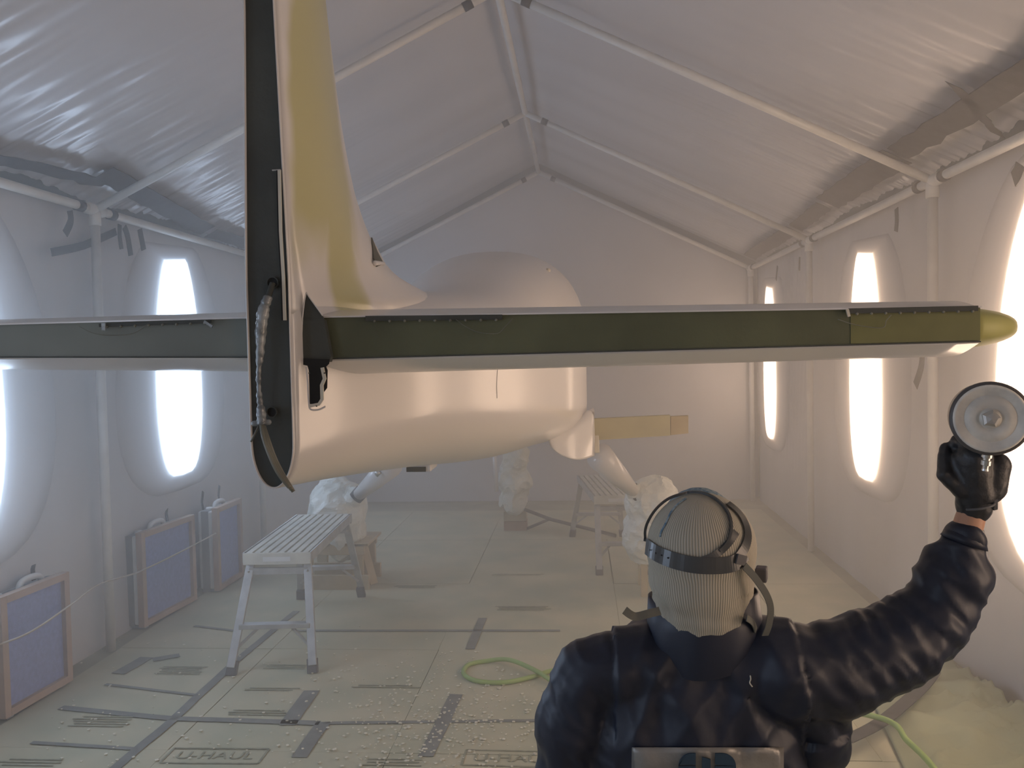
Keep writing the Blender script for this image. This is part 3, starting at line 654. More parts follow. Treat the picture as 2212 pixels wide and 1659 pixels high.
# bags over the wheels
def crumple(seed, amp, s=7):
    def f(co, n):
        p = co*s + Vector((seed, 0, 0)); a = 1-abs(noise.noise(p))*2; b = noise.noise(p*.45+Vector((9, 3, seed))); c = 1-abs(noise.noise(p*2.1+Vector((b, 0, 0))))*2; return amp*(a*.6+b+c*.35)
    return f
mb = MB().ell(P(728, 1100, 6.95), (.215, .22, .27)).ell(P(745, 1155, 6.95), (.15, .2, .2)).capsule(P(745, 1080, 6.9), bL, .1, .05).capsule(P(762, 1120, 6.85), P(765, 1160, 6.85), .09, .05)
tag(link('wheel_bag', remesh(mb, .016, 2, crumple(1, .035)), M['bag'], None, False), 'white plastic bag over the left main wheel, behind the near work platform', 'bag')
mb = MB().ell(P(1408, 1090, 6.65), (.19, .22, .2)).ell(P(1400, 1150, 6.65), (.17, .2, .25)).capsule(P(1395, 1080, 6.6), bR, .1, .05).capsule(P(1395, 1180, 6.6), P(1388, 1200, 6.6), .09, .05)
tag(link('wheel_bag', remesh(mb, .016, 2, crumple(5, .035)), M['bag'], None, False), 'white plastic bag over the right main wheel, beyond the far platform', 'bag')
mb = MB().capsule(P(1112, 985, 9.0), P(1108, 1035, 9.0), .12, .14).capsule(P(1108, 1035, 9.0), P(1112, 1085, 9.0), .15, .11).ell(P(1118, 1040, 9.0), (.16, .15, .16)).capsule(P(1085, 1085, 9.0), P(1100, 1060, 9.0), .04, .09)
tag(link('strut_wrap', remesh(mb, .016, 2, crumple(8, .05, 6)), M['bag'], None, False), 'crumpled plastic wrap around the nose gear strut under the belly', 'plastic wrap')
# thin steel tube beside it and stands
q0 = P(1067, 985, 8.9); q1 = P(1073, 1062, 8.9)
MB().tube([q0+Vector((0, 0, .15)), q1], .022, 10).build('brace_tube', M['primer'], air, True)
def woodthing(name, label, cat, boards, loc):
    t = thing(name, label, cat, loc)
    for nm, a, b, w_, h_ in boards: MB().bar(a, b, w_, h_).build(nm, M['wood'], t, False, .003)
    return t
zt = wLc.z-.175
X0, X1, Y_0, Y_1 = wLc.x-.25, wLc.x+.25, 6.78, 7.2
bd = []
for y in (Y_0, Y_1):
    bd += [('base_board', (X0-.03, y, .06), (X1+.05, y, .06), .04, .12), ('top_board', (X0-.02, y, zt-.05), (X1+.02, y, zt-.05), .04, .09)]
    bd += [('upright', (x, y+.045, .0), (x, y+.045, zt-.09), .04, .09) for x in (X0+.03, X1-.05)]
bd += [('deck_board', (X0+.02+i*.155, Y_0-.02, zt-.012), (X0+.02+i*.155, Y_1+.02, zt-.012), .14, .024) for i in range(4)]
woodthing('wheel_stand', 'wooden crib stand under the left bagged wheel', 'stand', bd, (wLc.x, 7.0, 0))
lb_ = PF(806, 1262); woodthing('plank', 'short plank leaning against the left wheel stand', 'plank', [('board', lb_+Vector((0, 0, 0.0)), lb_+Vector((-.10, .05, .34)), .09, .035)], lb_)
zt = wRc.z-.175; X0, X1 = wRc.x-.12, wRc.x+.3; bd = [('upright', (x, 6.62, 0), (x, 6.62, zt-.03), .10, .05) for x in (X0+.05, X1-.05)] + [('upright', (x, 6.95, 0), (x, 6.95, zt-.03), .10, .05) for x in (X0+.05, X1-.05)]
bd += [('deck_board', (X0+.07+i*.14, 6.5, zt-.015), (X0+.07+i*.14, 7.0, zt-.015), .13, .03) for i in range(3)]
woodthing('wheel_stand', 'wooden stand post under the right bagged wheel beside the painter', 'stand', bd, (wRc.x, 6.7, 0))
nb = PF(1113, 1147); zt = nwc.z-.12
t = thing('wood_block', 'reddish brown wooden block under the nose wheel', 'block', nb)
for i in range(2): MB().box((nb.x, nb.y+.1, zt*(.25+.5*i)), (.24, .22, zt*.5-.004)).build('block_layer', mat('block_wood%d' % i, (0.34, 0.24, 0.17) if i == 0 else (.46, .42, .30), .8), t, False, .004)
t = thing('tow_bar', 'thin dark tow bar lying from the nose wheel towards the right', 'tow bar', PF(1150, 1115))
MB().tube([P(1132, 1100, 9.0), PF(1190, 1122, .12), PF(1330, 1157, .03)], .018, 8).build('bar', M['rubber'], t, True); MB().tube([PF(1190, 1120, .1), PF(1138, 1142, .02)], .016, 8).build('bar', M['rubber'], t, True)
# ================================================================= WORK PLATFORMS
def platform(fl_, fr_, bl_, br_, ht, label):
    """four foot points on the floor"""
    c = (fl_+fr_+bl_+br_)/4; t = thing('work_platform', label, 'work platform', (c.x, c.y, 0), 'folding aluminium work platforms')
    ax = ((bl_+br_)-(fl_+fr_)).normalized(); sx = Vector((ax.y, -ax.x, 0)); L = 1.26; W = .42; zt = Vector((0, 0, ht))
    Rm = Matrix((sx, ax, Vector((0, 0, 1)))).transposed(); cc = Vector((c.x, c.y, 0))
    n = 8; sw = (W-.02)/n
    for i in range(n):
        x = -W/2+.01+sw*(i+.5); MB().box(cc+sx*x+Vector((0, 0, ht-.012)), (sw-.014, L-.03, .018), Rm).build('slat', M['alutop'], t, False, .002)
    for s in (-1, 1):
        MB().box(cc+sx*s*(W/2-.002)+Vector((0, 0, ht-.032)), (.008, L, .06), Rm).build('side_rail', M['alu'], t)
        MB().box(cc+ax*s*(L/2-.004)+Vector((0, 0, ht-.04)), (W, .012, .075), Rm).build('end_cap', M['alutop'], t, False, .004)
        MB().box(cc+ax*s*.32+Vector((0, 0, ht-.035)), (W-.02, .02, .03), Rm).build('cross_member', M['alu'], t)
    if 'near' in label or True:
        MB().box(cc-ax*(L/2+.003)+sx*(.0)+Vector((0, 0, ht-.042)), (.17, .003, .028), Rm).build('sticker', M['fanbox'], t)
    feet = {(-1, -1): fl_, (1, -1): fr_, (-1, 1): bl_, (1, 1): br_}
    tops = {}
    for (s, e), p in feet.items():
        top = cc + sx*s*(W/2-.035) + ax*e*(L/2-.06) + Vector((0, 0, ht-.06)); tops[s, e] = top; ft = Vector((p.x, p.y, .05))
        MB().bar(ft, top, .05, .022, up=ax).build('leg', M['alu'], t, False, .003)
        MB().bar(Vector((p.x, p.y, 0)), Vector((p.x, p.y, 0)).lerp(top, .13), .062, .04, up=ax).build('foot', M['rubber'], t, False, .005)
    for e in (-1, 1):
        A = lambda s, q: feet[s, e].lerp(tops[s, e], q)
        MB().bar(A(-1, .90), A(1, .90), .02, .04).build('rung', M['alu'], t)
        MB().bar(A(-1, .42), A(1, .42), .06, .03).build('rung', M['alu'], t, False, .003)
        for s in (-1, 1): MB().bar(A(s, .22), A(s, .41).lerp(A(-s, .41), .28), .012, .016).build('brace', M['alu'], t)
        for s in (-1, 1):
            for q in (.90, .42): MB().lathe([(.007, 0), (.006, .012)], A(s, q)-ax*.008*1, -ax, 8).build('rivet', M['steel'], t)
    return t
platform(PF(499, 1460), PF(676, 1455), PF(650, 1295), PF(782, 1290), .70, 'nearer aluminium work platform with slatted top, left under the tail')
platform(PF(1295, 1243), PF(1392, 1243), PF(1236, 1160), PF(1345, 1160), .66, 'farther aluminium work platform with slatted top, beside the right wheel')
# ================================================================= FILTER FANS
def filter_fan(nb_, fb_, nt_, tilt, label, hnd):
    """near-bottom, far-bottom floor points, height"""
    d = (fb_-nb_); Lh = d.length; ax = d.normalized(); out = Vector((ax.y, -ax.x, 0)); out = out if out.x > 0 else -out
    t = thing('filter_fan', label, 'fan', (nb_+fb_)/2, 'box fans with blue filters along the left wall')
    h = nt_; th = .07; c = (nb_+fb_)/2; Rm = Matrix((out, ax, Vector((0, 0, 1)))).transposed(); lift = .02
    C = lambda x, y, z: c + out*x + ax*y + Vector((0, 0, z+lift))
    MB().box(C(-.03, 0, h/2), (.012, Lh-.07, h-.07), Rm).build('filter_media', M['filter'], t)
    for s in (-1, 1):
        MB().box(C(-.02, s*(Lh/2-.022), h/2), (.045, .044, h), Rm).build('filter_frame', M['fframe'], t); MB().box(C(-.0195, 0, h/2+s*(h/2-.02)), (.045, Lh-.09, .04), Rm).build('filter_frame', M['fframe'], t)
    MB().box(C(-.105, 0, h/2-.01), (.12, Lh-.02, h-.04), Rm).build('fan_housing', M['fanbox'], t, False, .012)
    MB().box(C(-.107, 0, h/2-.01), (.06, Lh-.012, h-.032), Rm).build('fan_gasket', M['fandark'], t)
    for y in hnd:
        a = C(-.1, y-.09, h-.03); pts_ = [a, a+Vector((0, 0, .035))+ax*.02, a+Vector((0, 0, .045))+ax*.09, a+Vector((0, 0, .035))+ax*.16, a+ax*.18]
        MB().tube(cr(pts_, 5), .018, 10).build('handle', M['fanbox'], t, True)
    MB().lathe([(.03, 0), (.028, .02), (.02, .025)], C(-.1, -Lh*.33, h-.03), (0, 0, 1), 16).build('dial', M['fanbox'], t, True)
    for s in (-.3, .34):
        a = C(-.16, Lh*s, h-.04); n_ = out; ribbon([a, a+Vector((-.02, .02, .07)), a+Vector((-.03, .07, .15))], [n_]*3, .035, .004, 'strap_tape', M['ducttape'], t)
    for s in (-1, 1): MB().box(C(-.09, s*(Lh/2-.06), -.01), (.14, .05, .02), Rm).build('fan_foot', M['fandark'], t)
    return t
def topz(px, py, base):  # height of a point above a floor point
    r = ray(px, py); return H + r.z*(base.y/r.y)
n0 = PF(12, 1562); f0 = PF(158, 1476); n1 = PF(312, 1362); f1 = PF(426, 1300); n2 = PF(474, 1282); f2 = PF(527, 1248)
filter_fan(n0, f0, topz(5, 1292, n0)-.02, 0, 'blue filter on a box fan, nearest on the left beside the floor tape', [.08])
filter_fan(n1, f1, topz(310, 1152, n1)-.02, 0, 'blue filter on a box fan, middle one just past the white post', [0.0])
filter_fan(n2, f2, topz(467, 1098, n2)-.02, 0, 'blue filter on a box fan, farthest along the left wall', [0.02])
# soft duct collar between two fans and the wall (grey flexible sheet beside the middle fan)
g0 = n1+Vector((-.17, -.02, 0)); tag(MB().loft([[g0+Vector((-.12*math.cos(a)*k, -.16+.14*math.sin(a), z)) for a in np.linspace(-1.5, 1.5, 12)] for z, k in ((.02, 1), (.3, 1.05), (.6, 1), (.66, .5))], closed=True).build('duct_sleeve', M['fandark'], None, True), 'grey plastic sleeve bulging behind the middle filter fan', 'sleeve')
# twine across the filters
tw = [PX(-40, 1405, -2.98+.05), PX(60, 1368, -2.93), PX(148, 1310, -2.92), PX(215, 1262, -2.95), PX(300, 1235, -2.97), PX(400, 1187, -2.92), PX(466, 1152, -2.88)]
tag(MB().tube(cr(tw, 10), .0055, 8).build('twine', M['rope'], None, True), 'thin twisted twine strung along the left wall in front of the filters', 'rope')
# ================================================================= PAINTER
man = thing('person', 'person seen from behind in navy jacket and beige ribbed hood, right arm raised', 'person', (.26, 1.7, 0))
Q = P
hc = Q(1515, 1188, 1.66)
sh = Q(1690, 1455, 1.66); el = Q(2018, 1375, 1.72); wr_ = Q(2088, 1135, 1.72); shL = Q(1265, 1475, 1.68); elL = Q(1235, 1720, 1.70); wrL = Vector((elL.x+.02, elL.y+.12, elL.z-.22))
hipz = .88; spx = hc.x+.0
def HR(): return Matrix.Rotation(-.3, 3, 'Z')
hr = HR()
def hand(mb, w0, d, nrm, th_side, k=1.0, curl=1.0, fat=0.0):
    """w0 wrist, d along hand, nrm = palm direction, th_side = side of thumb"""
    d = d.normalized(); nrm = (nrm - d*nrm.dot(d)).normalized(); s = th_side - d*th_side.dot(d) - nrm*th_side.dot(nrm); s = s.normalized()
    for o_ in (-.030, -.010, .010, .028): mb.capsule(w0 + d*.01 + s*o_*.7, w0 + d*.085*k + s*o_, .017+fat, .0145+fat, 10)
    for o_, L, r in ((.031, .070, .0098), (.0105, .078, .0100), (-.0105, .072, .0096), (-.031, .056, .0086)):
        p = w0 + d*.088*k + s*o_; dirs = [(d*math.cos(a*curl) + nrm*math.sin(a*curl)) for a in (.55, 1.75, 2.75)]
        for ll, dd in zip((.45, .32, .26), dirs):
            q = p + dd*L*ll*1.15; mb.capsule(p, q, r+fat, r*.94+fat, 10); p = q
    p = w0 + d*.03 + s*.034; q = p + (d*.6+s*.75+nrm*.45).normalized()*.042; mb.capsule(p, q, .015+fat, .012+fat, 10); q2 = q + (d*.85+nrm*.6-s*.25*curl).normalized()*.034; mb.capsule(q, q2, .0115+fat, .0105+fat, 10)
    q3 = q2 + (d*.6+nrm*.8-s*.5*curl).normalized()*.026; mb.capsule(q2, q3, .0105+fat, .009+fat, 10)
hw = Q(2105, 1090, 1.72); hdR = (Q(2128, 985, 1.70)-hw)
# body (one continuous surface): head, neck, trunk, arms, hands, legs
def body(mb):
    mb.ell(hc+Vector((0, 0, .004)), (.078, .098, .096), hr); fc = hc + hr @ Vector((0, .055, -.045)); mb.ell(fc, (.058, .055, .07), hr)
    mb.capsule(hc+hr @ Vector((0, .098, -.005)), hc+hr @ Vector((0, .118, -.03)), .009, .013)
    mb.capsule(hc+hr @ Vector((-.02, .102, -.068)), hc+hr @ Vector((.02, .102, -.068)), .008, .008); mb.capsule(hc+hr @ Vector((-.03, .092, .022)), hc+hr @ Vector((.03, .092, .022)), .01, .01)
    mb.ell(hc+hr @ Vector((0, .09, -.10)), (.025, .022, .02), hr)
    for s in (-1, 1): mb.ell(hc+hr @ Vector((s*.082, .0, -.01)), (.008, .016, .028), hr, 8)
    nk = Vector((spx, 1.70, 1.40)); mb.capsule(hc+Vector((0, .0, -.06)), nk, .055, .06)
    mb.capsule(nk, Vector((spx, 1.72, 1.2)), .06, .12); mb.ell((spx, 1.73, 1.17), (.165, .10, .2)); mb.ell((spx, 1.74, .93), (.15, .1, .14))
    mb.capsule(Vector((spx, 1.72, 1.33)), sh, .06, .055); mb.capsule(Vector((spx, 1.72, 1.32)), shL, .06, .055)
    mb.capsule(sh, el, .05, .042); mb.capsule(el, hw, .04, .026); mb.capsule(shL, elL, .05, .04); mb.capsule(elL, wrL, .038, .026)
    for s in (-1, 1):
        hp_ = Vector((spx+s*.09, 1.74, .86)); kn = Vector((spx+s*.12, 1.78, .46)); an = Vector((spx+s*.13, 1.72, .08)); mb.capsule(hp_, kn, .085, .055); mb.capsule(kn, an, .054, .035); mb.capsule(an-Vector((0, .02, .03)), an+Vector((s*.02, .16, -.04)), .035, .028)
    hand(mb, hw, hdR, Vector((-.25, 1, .1)), Vector((-1, 0, 0))); hand(mb, wrL, Vector((0, .35, -1)), Vector((1, 0, 0)), Vector((0, 1, .3)), curl=.35)
bm_ = MB(); body(bm_); link('body', remesh(bm_, .0065, 4), M['skin'], man, True)
for s in (-1, 1):
    ec = hc+hr @ Vector((s*.03, .094, .0)); MB().ell(ec, (.012, .012, .012), None, 8).build('eye', M['eye'], man, True); MB().ell(ec+hr @ Vector((0, .0085, 0)), (.0052, .0045, .0052), None, 8).build('iris', M['iris'], man, True)
# gloves
for a in (0, 1):
    g = MB()
    if a == 0:
        hand(g, hw, hdR, Vector((-.25, 1, .1)), Vector((-1, 0, 0)), fat=.003); g.capsule(hw-hdR.normalized()*.004, hw+hdR*.3, .034, .036)
        g.capsule(hw+hdR*.35+Vector((.022, 0, 0)), hw+hdR*.8+Vector((.026, 0, 0)), .030, .026); g.capsule(hw+hdR*.45+Vector((-.026, 0, 0)), hw+hdR*.92+Vector((-.034, .01, 0)), .024, .021); g.capsule(hw+hdR*.2, hw+hdR*.95+Vector((-.02, 0, 0)), .036, .032)
    else:
        hand(g, wrL, Vector((0, .35, -1)), Vector((1, 0, 0)), Vector((0, 1, .3)), curl=.35, fat=.003); g.capsule(wrL+Vector((0, -.01, .03)), wrL, .034, .034)
    link('glove', remesh(g, .0035, 3, lambda co, n: .0016*noise.noise(co*60)), M['glove'], man, True)
# jacket
def fold_disp(co, n):
    # right sleeve: creases that run round the arm; trunk: long soft vertical folds
    def seg(a, b):
        t = max(0, min(1, (co-a).dot(b-a)/(b-a).length_squared)); return t, (co-(a+(b-a)*t)).length
    d = 0.0; best = None
    for a, b, k in ((sh, el, 1), (el, wr_, 2), (shL, elL, 3)):
        t, r = seg(a, b)
        if r < .14 and (best is None or r < best[1]): best = (t, r, k, (b-a).length)
    x = co.x; z = co.z
    if best and not (best[2] == 1 and best[0] < .03) and abs(co.x-spx) > .17:
        t, r, k, L = best; s = t*L; w_ = noise.noise(co*9)*.03
        if k == 1: v = s*36 + 16*(co.z-el.z) + w_*60; amp = .0065
        elif k == 2: v = s*30 + 18*(co.x-el.x) + w_*60; amp = .0065
        else: v = 10*co.x + s*8 + w_*60; amp = .006
        f = 1-abs(2*((v/2.2) % 1)-1); f = f*f*(3-2*f); e = .5+.5*noise.noise(co*7+Vector((3, 1, 8)))*2
        d += amp*(f-.5)*max(.15, min(1.3, e))
        d += .004*noise.noise(co*13) + .003*(1-abs(noise.noise(Vector((co.x*26+co.z*20, co.y*10, co.z*9-co.x*6))))*3)
    else:
        v = noise.noise(Vector((x*9+z*3.5, 0, z*5))); v2 = noise.noise(Vector((x*17-z*8, 4, z*7))); d += .008*(1-abs(v)*2.2) + .005*(1-abs(v2)*2.5) + .0025*noise.noise(Vector((x*34+z*14, 1, z*16)))
    return d
jb = MB()
jY = 1.72
def er(cx, z, rx, ry, cy=jY, n=28): return [Vector((cx+rx*math.cos(2*PI*k/n), cy+ry*math.sin(2*PI*k/n), z)) for k in range(n)]
cxx = Q(1500, 1659, 1.62).x
jb.loft([er(cxx, .80, .215, .145), er(cxx, .84, .225, .15), er(cxx, .95, .23, .15), er(cxx, 1.06, .235, .15), er(cxx, 1.16, .232, .145), er(cxx+.005, 1.24, .215, .135), er(cxx+.005, 1.30, .17, .115), er(cxx+.01, 1.345, .10, .095), er(hc.x, 1.37, .085, .085)])
jb.capsule(Q(1480, 1438, 1.68), Q(1288, 1450, 1.68), .085, .070); jb.capsule(Q(1580, 1430, 1.68), Q(1715, 1440, 1.67), .085, .085)
jb.capsule(Q(1270, 1462, 1.68), Q(1235, 1560, 1.68), .07, .072); jb.capsule(Q(1235, 1560, 1.68), elL, .074, .068); jb.capsule(elL, wrL, .066, .042)
jb.capsule(sh, Q(1780, 1455, 1.68), .09, .092); jb.capsule(Q(1780, 1455, 1.68), Q(1940, 1390, 1.71), .096, .084); jb.capsule(Q(1940, 1390, 1.71), Q(2015, 1335, 1.72), .083, .072)
jb.capsule(Q(2012, 1352, 1.73), Q(2062, 1240, 1.73), .070, .068); jb.capsule(Q(2062, 1240, 1.73), Q(2084, 1165, 1.72), .067, .040); jb.capsule(Q(1740, 1500, 1.7), Q(1770, 1600, 1.7), .09, .06)
jk = link('jacket', remesh(jb, .006, 9, fold_disp), M['jacket'], man, True)
MB().tube([Q(2082, 1172, 1.72), Q(2087, 1158, 1.72), Q(2091, 1148, 1.72)], [.044, .038, .0305], 20).build('sleeve_cuff', M['jacket'], man, True)
# standing collar
col = []
for i, (z, k) in enumerate(((1.29, 1.08), (1.33, 1.15), (1.375, 1.13), (1.422, 1.09), (1.424, 1.03), (1.39, 1.0))):
    col.append([Vector((hc.x+.006+.097*k*math.cos(a)+.004*math.sin(7*a+z*60)*math.cos(z*90), hc.y+.025+.092*k*math.sin(a), z+.006*math.cos(a)+.004*math.sin(5*a+z*30))) for a in [2*PI*q/48 for q in range(48)]])
MB().loft(col, cap=False).build('collar', M['jacket'], man, True)
jme = jk.data; jb_ = BVHTree.FromPolygons([v.co.copy() for v in jme.vertices], [tuple(p.vertices) for p in jme.polygons])
def onj(px, py, off): 
    l, n = hit(jb_, px, py, off); return l, n
# back patch: draped grid
pg = []
def patchgrid(x0, x1, y0, y1, nu, nv, off):
    g = [];
    for i in range(nu+1):
        for j in range(nv+1):
            l, n = onj(x0+(x1-x0)*i/nu, y0+(y1-y0)*j/nv, 0); g.append(l - Vector((0, off, 0)) if l else None)
    return g
nu, nv = 26, 14
g = patchgrid(1365, 1690, 1611, 1790, nu, nv, .006)
if all(g):
    # smooth
    for _ in range(3):
        g2 = list(g)
        for i in range(1, nu):
            for j in range(1, nv): k = i*(nv+1)+j; g2[k] = Vector((g[k].x, min(g[k].y, (g[k-1].y+g[k+1].y+g[k-nv-1].y+g[k+nv+1].y)/4), g[k].z))
        g = g2
    pt = link('back_patch', (lambda m_: m_)(MB().add(g, [(i*(nv+1)+j, (i+1)*(nv+1)+j, (i+1)*(nv+1)+j+1, i*(nv+1)+j+1) for i in range(nu) for j in range(nv)]).mesh('back_patch')), M['silver'], man, True); s_ = pt.modifiers.new('s', 'SOLIDIFY'); s_.thickness = .002
pj = min(v.y for v in g)-.0035 if all(g) else 1.5
def glyph(pts): MB().prism([P(a, b, pj) for a, b in pts], (0, .003, 0)).build('patch_emblem', M['patchblue'], man)
def arc(cx, cy, rx, ry, a0, a1, n=10): return [(cx+rx*math.cos(math.radians(a0+(a1-a0)*i/n)), cy-ry*math.sin(math.radians(a0+(a1-a0)*i/n))) for i in range(n+1)]
glyph([(1503, 1628)] + arc(1494, 1655, 28, 27, 90, 180) + [(1466, 1652), (1503, 1652)]); glyph([(1466, 1655), (1503, 1655), (1503, 1700), (1480, 1700), (1466, 1690)])
glyph([(1517, 1636), (1535, 1641), (1535, 1700), (1517, 1700)]); glyph([(1545, 1628)] + arc(1560, 1655, 30, 27, 90, 0) + [(1545, 1652)]); glyph([(1545, 1655), (1590, 1655), (1590, 1700), (1545, 1700)])
# small thread on the back
th_ = [onj(*p, .004)[0] for p in ((1620, 1458), (1621, 1466), (1619, 1474), (1624, 1482))]
if all(th_): MB().tube(cr(th_, 4), .0012, 6).build('loose_thread', M['cream'], man, True)
# trousers, shoes
tr = MB()
for s in (-1, 1): tr.capsule((spx+s*.09, 1.74, .86), (spx+s*.12, 1.78, .46), .105, .078); tr.capsule((spx+s*.12, 1.78, .46), (spx+s*.13, 1.72, .12), .076, .062)
tr.ell((spx, 1.74, .88), (.175, .13, .14)); link('trousers', remesh(tr, .01, 4, lambda co, n: .006*noise.noise(co*14)), M['trouser'], man, True)
for s in (-1, 1):
    c = Vector((spx+s*.13, 1.72, 0)); b = MB().capsule(c+Vector((0, -.04, .045)), c+Vector((s*.02, .19, .04)), .046, .042).capsule(c+Vector((0, -.01, .05)), c+Vector((0, 0, .1)), .05, .046); me = remesh(b, .008, 3)
    for v in me.vertices: v.co.z = max(v.co.z, .002)
    link('shoe', me, M['shoe'], man, True)
# hood
hb_ = MB(); k0 = hc
hb_.ell(k0+Vector((0, .0, .004)), (.104, .118, .106), hr, 20); hb_.ell(k0+Vector((0, .005, -.05)), (.101, .112, .10), hr, 20); hb_.capsule(k0+Vector((0, 0, -.07)), k0+Vector((.004, .012, -.145)), .098, .090)
hme = remesh(hb_, .006, 6, lambda co, n: (.0035*noise.noise(Vector((co.x*14, co.y*14, co.z*55))) if co.z < hc.z-.07 else .001*noise.noise(co*20)))
bmh = bmesh.new(); bmh.from_mesh(hme); rem = []
for f in bmh.faces:
    q = hr.transposed() @ (f.calc_center_median()-hc)
    if (q.y > .055 and abs(q.x) < .062 and -.13 < q.z < .055) or q.z < -.235: rem.append(f)
bmesh.ops.delete(bmh, geom=rem, context='FACES'); bmh.to_mesh(hme); bmh.free()
for v in hme.vertices: v.co -= hc
hme.update(); hood = link('hood', hme, M['knit'], None, True); hood.location = hc; hood.parent = man; hood.matrix_parent_inverse = man.matrix_basis.inverted()
s_ = hood.modifiers.new('s', 'SOLIDIFY'); s_.thickness = .003
hbv = BVHTree.FromPolygons([v.co+hc for v in hme.vertices], [tuple(p.vertices) for p in hme.polygons])
def on_hood(pxs, off=.002, sub=6):
    """pixel line -> surface line; points past the silhouette keep the last normal"""
    base = cr([Vector((a, b, 0)) for a, b in pxs], sub); P_, N_ = [], []
    for q in base:
        l, n = hit(hbv, q.x, q.y, off)
        if l is None:
            if not P_: continue
            l = P(q.x, q.y, P_[-1].y); n = (l-hc).normalized()
        P_.append(l); N_.append((l-hc).normalized())
    for _ in range(2): P_ = [P_[0]]+[(P_[i-1]+P_[i]*2+P_[i+1])/4 for i in range(1, len(P_)-1)]+[P_[-1]]
    return P_, N_
def hstrap(pxs, w_, name, m, off=.002, th=.0022):
    p_, n_ = on_hood(pxs, off); return ribbon(p_, n_, w_, th, name, m, man)
hstrap([(1400, 1180), (1425, 1197), (1465, 1212), (1510, 1220), (1560, 1220), (1590, 1212), (1604, 1195)], .030, 'head_strap', M['strap'], .003)
hstrap([(1398, 1168), (1396, 1150), (1402, 1128), (1420, 1100), (1448, 1078), (1485, 1068), (1520, 1070), (1550, 1086), (1570, 1110), (1577, 1140), (1570, 1170), (1552, 1190)], .0045, 'crown_strap', M['strap'], .002, .005)
hstrap([(1500, 1214), (1535, 1204), (1560, 1186), (1578, 1166), (1588, 1150)], .013, 'cradle_strap', M['strap'], .002)
hstrap([(1570, 1090), (1590, 1106), (1605, 1128), (1612, 1155), (1606, 1182), (1590, 1206)], .019, 'cradle_strap', M['strap'], .003)
p_, n_ = on_hood([(1585, 1205), (1603, 1210)], .006); ribbon(p_, n_, .018, .004, 'buckle', M['rubber'], man)
for q in ((1411, 1188), (1422, 1194), (1434, 1199), (1447, 1204)):
    l, n = hit(hbv, *q, .006)
    if l: MB().lathe([(.0016, 0), (.0014, .0008)], l, n, 8).build('strap_hole', M['black'], man)
hstrap([(1482, 1078), (1465, 1090), (1450, 1108), (1440, 1130), (1430, 1148), (1427, 1160)], .0035, 'hood_seam', M['blueband'], .0005, .0018)
ee = hc+hr @ Vector((0, .02, .012)); MB().ell(hc+Vector((.002, .04, .012)), (.085, .09, .102), hr, 14).build('bandana', M['blueband'], man, True)
MB().ell(hc+hr @ Vector((.004, .052, -.005)), (.092, .05, .085), hr, 14).build('bandana', M['redband'], man, True)
# free straps
def free(pts, nrm, w_, name='loose_strap'): 
    pts = cr(pts, 6); ribbon(pts, [nrm]*len(pts), w_, .0018, name, M['webbing'], man)
free([Q(1607, 1222, 1.56), Q(1632, 1250, 1.57), Q(1655, 1285, 1.58), Q(1664, 1315, 1.59), Q(1660, 1350, 1.60), Q(1652, 1372, 1.61)], Vector((.4, -1, .3)), .014)
free([Q(1425, 1320, 1.58), Q(1400, 1326, 1.57), Q(1375, 1332, 1.565), Q(1362, 1328, 1.56), Q(1349, 1318, 1.56)], Vector((.1, -1, .5)), .015)
free([Q(1612, 1335, 1.58), Q(1625, 1345, 1.60), Q(1632, 1362, 1.62)], Vector((.6, -.8, .3)), .012)
# respirator at the front, cartridge peeking out at the right
rc = hc+hr @ Vector((0, .115, -.06)); MB().ell(rc, (.048, .042, .052), hr, 12).build('respirator_mask', M['rubber'], man, True)
for s in (-1, 1):
    ax_ = hr @ Vector((s*.8, .45, -.15)); c0 = rc + hr @ Vector((s*.040, .008, -.012)); MB().lathe([(.018, 0), (.036, .012), (.038, .034), (.030, .038), (.012, .039)], c0, ax_, 20).build('cartridge', M['webbing'], man, False)
MB().box(Q(1645, 1240, 1.70), (.022, .03, .028), hr).build('strap_buckle', M['rubber'], man, False, .003)
wt = Q(2147, 1087, 1.70)
t = thing('wrist_watch', 'small grey watch at the cuff of the raised black glove', 'watch', wt)
MB().lathe([(.010, -.006), (.014, 0), (.012, .006)], wt, (1, -.4, 0), 16).build('watch_case', M['rubber'], t, False); MB().tube([wt+Vector((-.032+.030*math.cos(a), .030*math.sin(a), -.004+.006*math.cos(a))) for a in np.linspace(-2.6, 2.6, 24)], .0025, 6).build('watch_strap', M['rubber'], t, True)
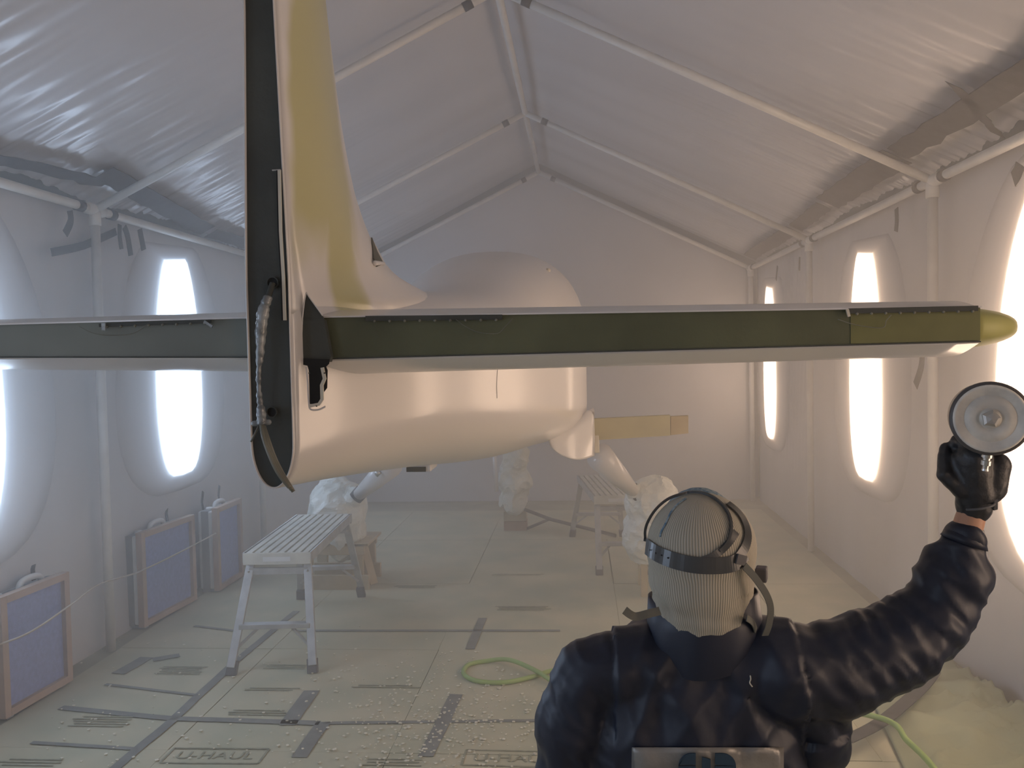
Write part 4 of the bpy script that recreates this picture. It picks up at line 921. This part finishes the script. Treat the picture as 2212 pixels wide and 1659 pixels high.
# ---------------------------------------------------------------- spray gun
dc = Q(2139, 904, 1.62); toc = (Vector((0, 0, H))-dc).normalized(); axc = (toc + Vector((.10, 0, -.04))).normalized()
gun = thing('spray_gun', 'paint spray gun with round metal cup lid, held up in the black glove', 'spray gun', dc)
R0 = .066
MB().lathe([(R0*.97, -.10), (R0*.98, -.012), (R0*1.0, -.012), (R0*1.02, -.006), (R0*1.02, .002), (R0*.97, .006), (R0*.9, .006)], dc, axc, 48).build('cup_body', M['cuprim'], gun, True)
MB().lathe([(R0*.93, .0), (R0*.93, .0085), (R0*.86, .010), (R0*.83, .0075), (R0*.68, .0085), (R0*.655, .0068), (R0*.64, .0068), (R0*.62, .0088), (R0*.32, .0095), (R0*.30, .0078), (R0*.27, .0078), (R0*.26, .010), (.001, .010)], dc, axc, 48).build('cup_lid', M['cupalu'], gun, True)
MB().lathe([(R0*.25, .009), (R0*.24, .020), (R0*.16, .026), (.001, .027)], dc, axc, 5).build('vent_nut', M['steel'], gun)
MB().lathe([(.030, -.13), (R0*.9, -.10)], dc, axc, 32).build('cup_neck', M['gunbody'], gun, True)
hbx = Q(2135, 985, 1.66)
nk_ = dc - axc*.13
MB().capsule(nk_, nk_+Vector((-.0, .02, -.03)), .018, .02).capsule(nk_+Vector((0, .02, -.03)), hbx+Vector((0, .03, -.02)), .019, .016).capsule(nk_+Vector((0, .02, -.03)), nk_+Vector((.02, .08, .0)), .018, .014).build('gun_body', M['gunbody'], gun, True)
MB().lathe([(.018, 0), (.018, .012), (.010, .02)], nk_+Vector((.02, .085, .0)), (0, .8, .6), 20).build('air_cap', M['steel'], gun, True)
MB().tube([nk_+Vector((-.01, .05, -.0)), hbx+Vector((-.01, .09, .0)), hbx+Vector((-.01, .07, -.05))], .004, 8).build('trigger', M['steel'], gun, True)
a = Q(2134, 972, 1.625); b_ = Q(2128, 1016, 1.632)
dd = (b_-a).normalized(); L = (b_-a).length
MB().lathe([(.0085, 0), (.0095, .002), (.0095, L*.35), (.0065, L*.38), (.0065, L*.48), (.0088, L*.5), (.0088, L*.72), (.0055, L*.76), (.0055, L*.9), (.0065, L)], a, dd, 14).build('air_coupler', M['steel'], gun, False)
MB().capsule(a, hbx+Vector((0, .02, 0)), .007, .008).build('air_inlet', M['gunbody'], gun, True)
